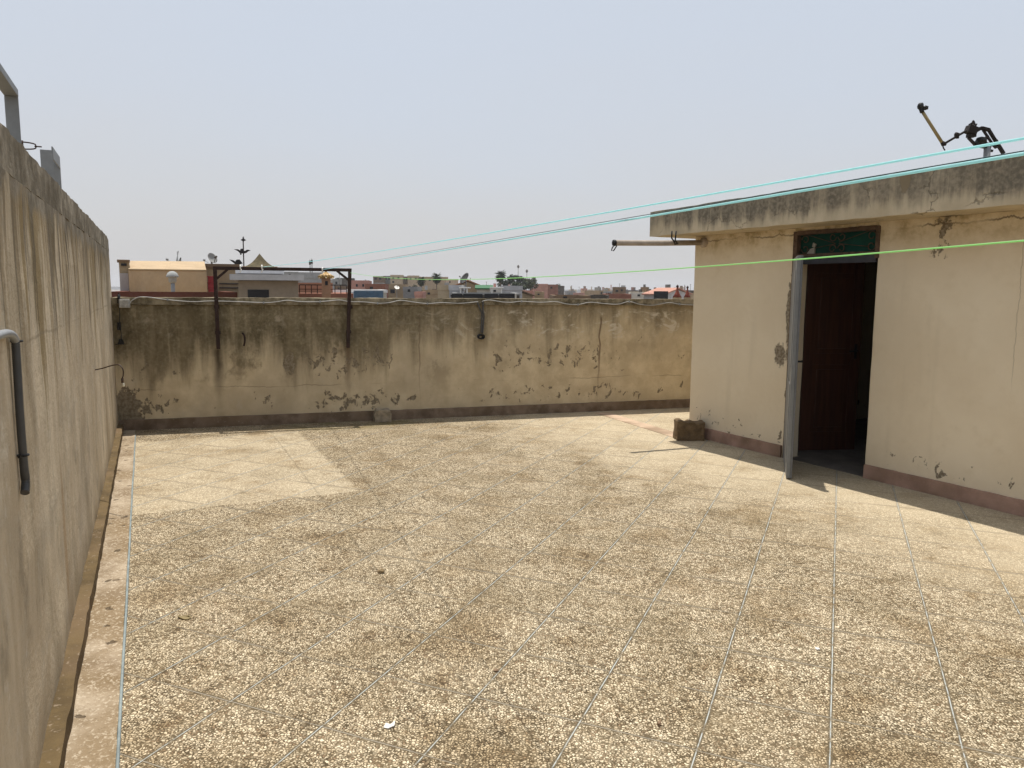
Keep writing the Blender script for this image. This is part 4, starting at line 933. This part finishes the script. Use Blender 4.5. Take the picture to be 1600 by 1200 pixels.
# white balustrade and the striped awning
Yw = 31.0
wf, cx, top = town('white_house', 517, 604, 452.5, Yw, M_pale, 'white edged flat house with a blue and white striped awning', depth=10, parapet=.12, roofmat=wallmat('bright_white_edge', (.75, .74, .72)))
b = MB(); a, c2 = cx.pix(553, 454, -.2), cx.pix(599.5, 462, -.2); w_ = c2.x - a.x
ns = 26
for i in range(ns): b.box(a.x + w_ * i / ns, a.x + w_ * (i + .62) / ns, -.20, -.10, c2.z - GZ - .3, a.z - GZ)
b.build('awning', simple('blue_awning', (.10, .19, .29), .8), wf)
b = MB(); b.box(a.x, a.x + w_, -.095, -.06, c2.z - GZ - .3, a.z - GZ); b.build('awning_backing', M_pale, wf)
blk(wf, cx, Yw, 'balustrade', wallmat('white_balustrade', (.78, .77, .74)), 541, 456, 553, 468, -.1, -.02)

# --- mid distance houses (u0, u1, v, Y, material, label, depth, windows, name)
mid = [
 (441, 466, 424.5, 120, M_grey, 'stepped grey house peeking up behind the end of the pale roof slab', 10, ((451, 428, 454, 431),), 'apartment_house'),
 (466, 506, 425.5, 66, wallmat('blank_grey', (.33, .335, .335)), 'blank light grey house under the two roof masts', 9, (), 'house'),
 (520, 534, 436.0, 150, M_grey, 'small grey house just right of the tiled turret', 10, ((524, 440, 527, 444),), 'house'),
 (532, 553, 434.5, 230, M_dark, 'dark low house behind the brace of the drying frame', 12, (), 'house'),
 (547, 576, 438.0, 95, M_pink, 'dusty pink house just right of the drying frame', 10, ((556, 444, 559, 448), (566, 444, 569, 448)), 'house'),
 (571, 601, 443.5, 80, M_red, 'brick red house above the striped awning', 10, ((578, 448, 583, 453),), 'brick_house'),
 (583, 602, 431.5, 260, M_brown, 'brown apartment block, leftmost of the far row left of the palms', 14, ((585, 434, 589, 437), (592, 434, 596, 437)), 'apartment_block'),
 (600, 612, 431.0, 265, M_grey, 'grey apartment block in the far row left of the palms', 14, ((602, 434, 604, 437), (607, 434, 609, 437)), 'apartment_block'),
 (610, 629, 429.5, 255, M_cream, 'tallest cream apartment block in the far row left of the palms', 14, ((613, 433, 616, 436), (621, 433, 624, 436), (613, 439, 616, 442)), 'apartment_block'),
 (627, 640, 432.0, 268, M_tan, 'narrow tan apartment block between the two cream blocks of the far row', 14, ((630, 435, 632, 438), (635, 435, 637, 438)), 'apartment_block'),
 (637, 655, 430.5, 258, M_cream, 'cream apartment block directly left of the first palm', 14, ((640, 434, 643, 437), (648, 434, 651, 437)), 'apartment_block'),
 (652, 700, 432.5, 330, M_tan, 'long tan block standing behind the two left palms', 20, ((660, 436, 663, 439), (670, 436, 673, 439), (686, 436, 689, 439)), 'apartment_block'),
 (697, 716, 436.0, 310, M_cream, 'cream block behind the large tilted dish', 14, ((702, 439, 704, 442),), 'apartment_block'),
 (600, 632, 444.0, 100, M_tan, 'tan house with a dark doorway below the far apartment row', 10, ((610, 452, 617, 458),), 'house'),
 (630, 652, 448.0, 92, M_grey, 'grey house below the first palm', 10, ((637, 452, 641, 456),), 'house'),
 (648, 660, 456.0, 60, M_pink, 'small pink wall showing at the foot of the first palm', 8, (), 'house'),
 (662, 688, 453.0, 85, M_tan, 'low tan house at the foot of the second palm', 10, ((668, 457, 672, 460),), 'house'),
 (684, 703, 445.5, 46, M_cream, 'plain tan cream house left of the grey house with the dark glass front', 8, (), 'house'),
 (702, 723, 445.5, 44, M_lgrey, 'pale grey house right of the plain cream house', 7, ((704, 457, 707, 463), (711, 457, 715, 463)), 'house'),
 (783, 816, 446.5, 52, M_lgrey, 'square pale grey house below the round palm crown', 8, (), 'house'),
 (766, 785, 449.0, 62, M_pale, 'whitish house beside the green roof', 8, ((771, 453, 775, 456),), 'house'),
 (816, 832, 454.0, 70, M_pink, 'pink house with a low front right of the square grey house', 9, ((821, 458, 824, 461),), 'house'),
 (837, 856, 443.5, 180, M_pink, 'rose pink house right of the tree clump', 12, (), 'house'),
 (855, 872, 444.5, 210, M_red, 'red brown house right of the rose pink house', 12, ((860, 448, 863, 451),), 'house'),
 (866, 880, 446.5, 250, M_dark, 'dark grey house at the end of the right hand row', 14, (), 'house'),
 (822, 850, 456.0, 88, M_tan, 'low tan house below the rose pink house', 9, ((840, 459, 843, 461),), 'house'),
 (957, 978, 448.5, 170, M_brown, 'dark brown house standing up alone in the right hand distance', 12, ((962, 453, 966, 456), (970, 452, 973, 455)), 'house'),
 (947, 986, 459.5, 75, M_red, 'long low brick red house in front of the dark brown one', 9, (), 'brick_house'),
 (985, 1006, 457.0, 95, M_pale, 'pale low house beside the pink gabled house', 9, ((996, 460, 1000, 463),), 'house'),
 (919, 948, 461.5, 60, M_dark, 'dark low house left of the long brick red one', 9, (), 'house'),
 (866, 922, 461.8, 58, M_brown, 'long low brown house at the foot of the right hand distance', 9, ((880, 463, 886, 466),), 'house'),
 (1038, 1052, 456.0, 130, M_tan, 'tan house between the pink gable and the pointed roofs', 9, ((1043, 459, 1046, 462),), 'house'),
]
for u0, u1, v, Y, mat, lab, dep, wins, nm in mid:
    town(nm, u0, u1, v, Y, mat, lab, depth=dep, wins=wins, rz=R(random.uniform(-4, 4)), parapet=.5 if Y > 60 else .3)
# front with dark glass and awning band
g1, cx, top = town('grey_house', 705, 812, 458.0, 40, M_dark, 'low grey house with a long dark glass front just above the back wall', depth=9, parapet=.1, roofmat=M_grey)
for u0, u1 in ((706, 722), (724, 754), (757, 778), (780, 804)): blk(g1, cx, 40, 'window', M_win, u0, 459, u1, 470, -.08, .01)
blk(g1, cx, 40, 'pillar', M_pale, 804.5, 458.5, 807, 470, -.12, -.01)
for (u0, v0, u1, v1, m, nm, lab) in ((717, 448.6, 732, 450.6, M_white, 'roof_panel', 'white sloping roof panel on the grey house, left of the green roof'), (766, 448.4, 786, 450.4, M_white, 'roof_panel', 'white flat roof panel right of the green roof')):
    a, c2 = at(u0, v0, 42), at(u1, v1, 42); b = MB(); b.box(0, c2.x - a.x, 0, 2.2, c2.z - a.z, 0, .01); b.box(.05, .12, .1, .2, (top - a.z) - .25, c2.z - a.z - .003); b.box(c2.x - a.x - .12, c2.x - a.x - .05, .1, .2, (top - a.z) - .25, c2.z - a.z - .003); tag(b.build(nm, m, None, a), lab, 'panel')
def gable(name, u0, u1, ve, vr, Y, mat, roofm, label, depth=5.0, ridge='x', rz=0.0):
    a, c2 = at(u0, ve, Y), at(u1, ve, Y); w = c2.x - a.x; zr = at((u0 + u1) / 2, vr, Y).z - GZ; ze = a.z - GZ
    t = thing(name, label, 'house', ((a.x + c2.x) / 2, Y, GZ), rz + math.atan2(-(a.x + c2.x) / 2, Y))
    if ridge == 'x':
        b = MB(); b.prism([(-w/2, 0, 0), (-w/2, 0, ze), (-w/2, depth/2, zr - .08), (-w/2, depth, ze), (-w/2, depth, 0)], (w, 0, 0)); b.build('wall', mat, t)
        b = MB(); b.prism([(-w/2 - .15, -.2, ze - .05), (-w/2 - .15, depth/2, zr), (-w/2 - .15, depth + .2, ze - .05), (-w/2 - .15, depth + .2, ze + .05), (-w/2 - .15, depth/2, zr + .10), (-w/2 - .15, -.2, ze + .05)], (w + .3, 0, 0)); b.build('roof', roofm, t)
    else:
        b = MB(); b.prism([(-w/2, 0, 0), (w/2, 0, 0), (w/2, 0, ze), (0, 0, zr - .08), (-w/2, 0, ze)], (0, depth, 0)); b.build('wall', mat, t)
        b = MB(); b.prism([(-w/2 - .2, -.15, ze - .06), (0, -.15, zr), (w/2 + .2, -.15, ze - .06), (w/2 + .2, -.15, ze + .06), (0, -.15, zr + .12), (-w/2 - .2, -.15, ze + .06)], (0, depth + .3, 0)); b.build('roof', roofm, t)
    return t
gable('gabled_house', 1006, 1037, 459.8, 451, 62, M_lgrey, wallmat('salmon_tile', (.44, .24, .185)), 'pale house with a salmon pink gabled roof above the right of the back wall', 9, 'x', R(-16))
p = at(1033, 461, 60.6); b = MB(); b.box(-.55, .55, 0, .2, -.3, .3); o = tag(b.build('dark_shed', M_win, None, p), 'dark opening box standing beside the salmon gabled house', 'shed')
gable('gabled_house', 712, 750, 447, 439, 70, M_tan, wallmat('orange_tile', (.42, .20, .11)), 'house with a wide orange tiled gable below the large tilted dish', 8, 'y')
gable('green_roofed_shed', 745, 768, 451, 446.8, 64, M_pale, simple('green_sheet', (.03, .12, .045), .6), 'shed with a bright green sheet roof right of the large tilted dish', 5, 'x')
gable('gabled_house', 800, 832, 462, 456, 66, M_tan, M_brown, 'tan house with a brown gable below the tree clump', 6, 'y')
zd = at(728, 446, 46).z
dish('large dark satellite dish tilted to the sky beside the orange tiled gable', 727.5, 436, 46, 9.6 / 1200 * 46, R(-55), R(32), zd - 1.0, wallmat('dark_dish', (.085, .085, .085)))
dish('white round dish low down among the houses left of the palms', 620, 450, 88, 4 / 1200 * 88, R(25), R(50), GZ + 6, M_white)
# pointed roofs
for u, v, hw_, Y, lab in ((1060, 447, 6.8, 45, 'larger of two pointed red brown tower roofs by the rooftop room'), (1075.5, 448.5, 5.2, 52, 'smaller pointed red brown tower roof, nearest the rooftop room')):
    p = at(u, v, Y); zb = at(u, 464.5, Y).z; w = hw_ / 1200 * Y
    t = thing('pointed_tower', lab, 'tower', (p.x, Y + w, GZ))
    b = MB(); b.box(-w * .85, w * .85, -w * .85, w * .85, 0, zb - GZ); b.build('wall', M_tan, t)
    b = MB(); zz = zb - GZ; H = p.z - zb; b.lathe([(w * 1.05, zz), (w * .55, zz + H * .33), (w * .25, zz + H * .64), (.05, zz + H * .9), (.01, zz + H * .92)], 4 if False else 8, (0, 0, 0)); b.build('roof', wallmat('red_brown_tile', (.22, .06, .04)), t)
    b = MB(); b.tube([(0, 0, zz + H * .9), (0, 0, zz + H * 1.12)], .03, 6); b.blob((0, 0, zz + H * .97), (.09, .09, .09), 0, 1); b.build('finial', M_iron, t)

# --- masts
for u, v, Y, zb_v, lab in ((484.2, 405.5, 69, 426, 'left of two antenna masts on the blank grey house'), (487.2, 404, 69.5, 426, 'right of two antenna masts on the blank grey house'), (809.8, 414, 420, 446, 'taller of two slim floodlight masts behind the trees'), (823.2, 421, 430, 446, 'shorter of two slim floodlight masts behind the trees')):
    p = at(u, v, Y); zb = at(u, zb_v, Y).z if Y < 100 else GZ; H = p.z - zb; k = Y / 1200
    t = thing('antenna_mast' if Y < 100 else 'floodlight_mast', lab, 'mast', (p.x, Y, zb))
    b = MB(); b.tube([(0, 0, 0), (0, 0, H)], [k * .85, k * .55], 8); b.build('pole', M_grey, t)
    b = MB()
    if Y < 100:
        for q in range(3): b.box(-k * 1.3 + q * k * .9, -k * .7 + q * k * .9, -.08, .08, H - k * 8, H - k * 2)
    else: b.lathe([(k * .9, H - k * 5), (k * 1.9, H - k * 3), (k * 1.9, H - k * 2), (k * .6, H)], 10)
    b.build('head', M_dark, t)

# --- palms and trees
M_frond = simple('palm_frond', (.030, .042, .014), .7, 0, .5, .8, bump=0); M_leaf = simple('dark_leaf', (.028, .042, .016), .75, 0, .6, .5, bump=0); M_leaf2 = simple('olive_leaf', (.055, .058, .022), .75, 0, .6, .5, bump=0)
M_trunk = simple('palm_trunk', (.16, .12, .08), .9, 0, .3, 3)
def palm(u, vc, vb, Y, rad_px, label, seed):
    rnd_ = random.Random(seed); p = at(u, vc, Y); rad = rad_px / 1200 * Y; H = p.z - GZ
    t = thing('palm_tree', label, 'palm tree', (p.x, Y, GZ), 0, 'palms above the town roofs')
    b = MB(); b.tube([(0, 0, 0), (.1 * rad, 0, H * .5), (0, 0, H)], [rad * .16, rad * .12, rad * .13], 8); b.build('trunk', M_trunk, t)
    b = MB()
    for i in range(110):
        az = rnd_.uniform(0, 2 * math.pi); el = rnd_.uniform(-.9, 1.45); L = rad * rnd_.uniform(.85, 1.12); dirh = Vector((math.cos(az), math.sin(az), 0))
        pts = []; q = Vector((0, 0, H)); e = el; nseg = 6
        for s_ in range(nseg + 1):
            pts.append(q.copy()); q = q + (dirh * math.cos(e) + Vector((0, 0, math.sin(e)))) * (L / nseg); e -= .17 + .12 * max(0, math.cos(el))
        sd = Vector((-dirh.y, dirh.x, 0))
        for s_ in range(nseg):
            w0_ = rad * .24 * math.sin(math.pi * (s_ + .6) / (nseg + 1)); d_ = pts[s_ + 1] - pts[s_]
            for lf in range(3):
                o_ = pts[s_] + d_ * (lf / 3)
                for sg in (-1, 1):
                    tipv = o_ + sd * sg * w0_ * rnd_.uniform(.8, 1.2) + d_ * .6 + Vector((0, 0, -w0_ * rnd_.uniform(.2, .7)))
                    b.face([o_, o_ + d_ * .33, tipv])
    b.build('crown', M_frond, t); return t
palm(658, 439, 460, 150, 8.6, 'dark palm, left of the two palms in front of the tan block', 1)
palm(682.5, 434, 460, 150, 9.4, 'dark palm, right of the two palms in front of the tan block', 2)
palm(782, 431, 446, 170, 11.5, 'big round headed palm left of the tree clump', 3)
def tree(u, v, Y, ru, rv, label, seed, mat, nl=1300, name='leafy_tree'):
    rnd_ = random.Random(seed); p = at(u, v, Y); k = Y / 1200; t = thing(name, label, 'tree', (p.x, Y, GZ), 0, 'trees above the town roofs')
    H = p.z - GZ; rx, rz_ = ru * k, rv * k
    b = MB(); b.tube([(0, 0, 0), (.05 * rx, 0, H * .6), (0, 0, H)], [rx * .12, rx * .08, rx * .03], 7)
    for i in range(4): a = i * 1.7; b.tube([(0, 0, H * .8), (rx * .6 * math.cos(a), rx * .5 * math.sin(a), H + rz_ * .3)], [rx * .05, rx * .015], 5)
    b.build('trunk', M_trunk, t)
    cl_ = [(Vector((rnd_.uniform(-.75, .75) * rx, rnd_.uniform(-.6, .6) * rx, rnd_.uniform(-.6, .7) * rz_)), rnd_.uniform(.28, .5)) for _ in range(13)]
    b = MB()
    for i in range(nl):
        c_, r_ = rnd_.choice(cl_); d = Vector((rnd_.gauss(0, 1), rnd_.gauss(0, 1), rnd_.gauss(0, 1))).normalized() * rnd_.uniform(.55, 1.08) * r_
        q = c_ + Vector((d.x * rx, d.y * rx, d.z * rz_)) + Vector((0, 0, H)); s_ = rx * rnd_.uniform(.08, .17)
        u1 = Vector((rnd_.gauss(0, 1), rnd_.gauss(0, 1), rnd_.gauss(0, 1))).normalized(); u2 = u1.orthogonal().normalized()
        b.face([q - u1 * s_, q + u2 * s_ * .6, q + u1 * s_, q - u2 * s_ * .6])
    b.build('crown', mat, t); return t
tree(800.5, 437, 175, 9.5, 8, 'dark round tree directly right of the big palm', 11, M_leaf)
tree(816, 438, 178, 8.5, 8, 'dark tree in the middle of the clump under the floodlight masts', 12, M_leaf)
tree(829, 444, 165, 10.5, 9.5, 'olive spreading tree at the right end of the clump', 13, M_leaf2)
tree(812, 447, 160, 12, 7, 'low bushy tree in front of the clump under the floodlight masts', 14, M_leaf)
tree(786, 443, 172, 8, 6, 'small dark tree at the foot of the big round palm', 15, M_leaf)
tree(648, 450, 140, 5, 5, 'small dark tree left of the first palm', 16, M_leaf, 350)
tree(1008, 452, 210, 4.2, 5, 'small tree on the skyline behind the salmon gabled house', 17, M_leaf, 300)
tree(873, 447, 240, 5, 3.6, 'low tree on the skyline right of the red brown house', 18, M_leaf, 300)
tree(528, 437, 180, 6, 3, 'low dark tree behind the tiled turret', 19, M_leaf, 300)

# --- far town: flat roofed houses fading into the haze
cols = [M_tan, M_pink, M_red, M_grey, M_brown, M_cream, M_dark]
lab = 'far hazy flat roofed house low on the skyline'
rr_ = random.Random(5)
for i in range(95):
    Y = rr_.choice((rr_.uniform(110, 300), rr_.uniform(250, 900)))
    u = rr_.uniform(505, 1120); wpx = rr_.uniform(7, 20) * (1 if Y < 350 else .75)
    v = rr_.uniform(453.5, 459) if Y < 300 else rr_.uniform(450.5, 455)
    if u < 720: v -= rr_.uniform(2, 10)
    elif u < 880: v -= rr_.uniform(0, 4)
    p0, p1 = at(u - wpx / 2, v, Y), at(u + wpx / 2, v, Y); w = p1.x - p0.x; H = p0.z - GZ; dep = rr_.uniform(8, 14); m = rr_.choice(cols)
    t = thing('far_house', lab, 'house', ((p0.x + p1.x) / 2, Y, GZ), rr_.uniform(-.3, .3), 'far houses on the skyline')
    b = MB(); b.box(-w/2, w/2, 0, dep, 0, H); b.build('wall', m, t)
    b = MB(); x = rr_.uniform(-w * .3, w * .2); b.box(x, x + w * rr_.uniform(.15, .35), dep * .3, dep * .6, H - .02, H + rr_.uniform(.8, 2.0) * Y / 300); b.build('stair_room', rr_.choice(cols), t)
    for q in range(rr_.randint(1, 3)):
        x = rr_.uniform(-w * .42, w * .3); hz_ = 3 * Y / 1200; b = MB(); b.box(x, x + w * .12, -.1, .05, H - hz_ * 1.8, H - hz_ * .8); b.build('window', M_win, t)
for i, (u, v, Y) in enumerate(((893, 446, 420), (905, 448, 380), (912, 447, 400), (968, 443, 172), (1013, 448.5, 63), (1070, 445, 300), (1079, 444, 320), (760, 440, 66), (735, 434, 72), (530, 428, 60), (539, 431, 62))):
    p = at(u, v, Y); k = Y / 1200; zb = GZ
    t = thing('roof_aerial', 'thin rooftop aerial pole standing above the distant roofs', 'antenna', (p.x, Y, zb), 0, 'aerial poles above the distant roofs')
    b = MB(); b.tube([(0, 0, 0), (0, 0, p.z - zb)], k * .3, 5); b.build('pole', M_dark, t)
    b = MB(); b.bar((-k * 1.2, 0, p.z - zb - k * .5), (k * 1.2, 0, p.z - zb - k * .5), k * .3, k * .3); b.build('elements', M_dark, t)
# low ridge on the horizon
b = MB(); pts_ = []
for i in range(121):
    x = -2600 + 5200 * i / 120; h = 9.2 + 4.5 * noise.noise(Vector((x * .0016, 1, 0))) + 2 * noise.noise(Vector((x * .009, 4, 0))); pts_.append((x, 2700, GZ + max(3, h)))
b.prism([(-2600, 2700, GZ)] + pts_ + [(2600, 2700, GZ)], (0, 250, 0)); structure(b.build('hills', wallmat('far_ridge', (.14, .13, .10))))

# --- the hazy air
hm = bpy.data.materials.new('haze_air'); hm.use_nodes = True; ht = hm.node_tree; ht.nodes.clear()
ho = ht.nodes.new('ShaderNodeOutputMaterial'); hv = ht.nodes.new('ShaderNodeVolumePrincipled')
hv.inputs['Color'].default_value = (.93, .95, 1.0, 1); hv.inputs['Density'].default_value = .00030; hv.inputs['Anisotropy'].default_value = .2
ht.links.new(hv.outputs[0], ho.inputs['Volume'])
b = MB(); b.box(-3050, 3050, -640, 3050, -10.6, 34); hz_o = b.build('haze', hm); hz_o['kind'] = 'stuff'
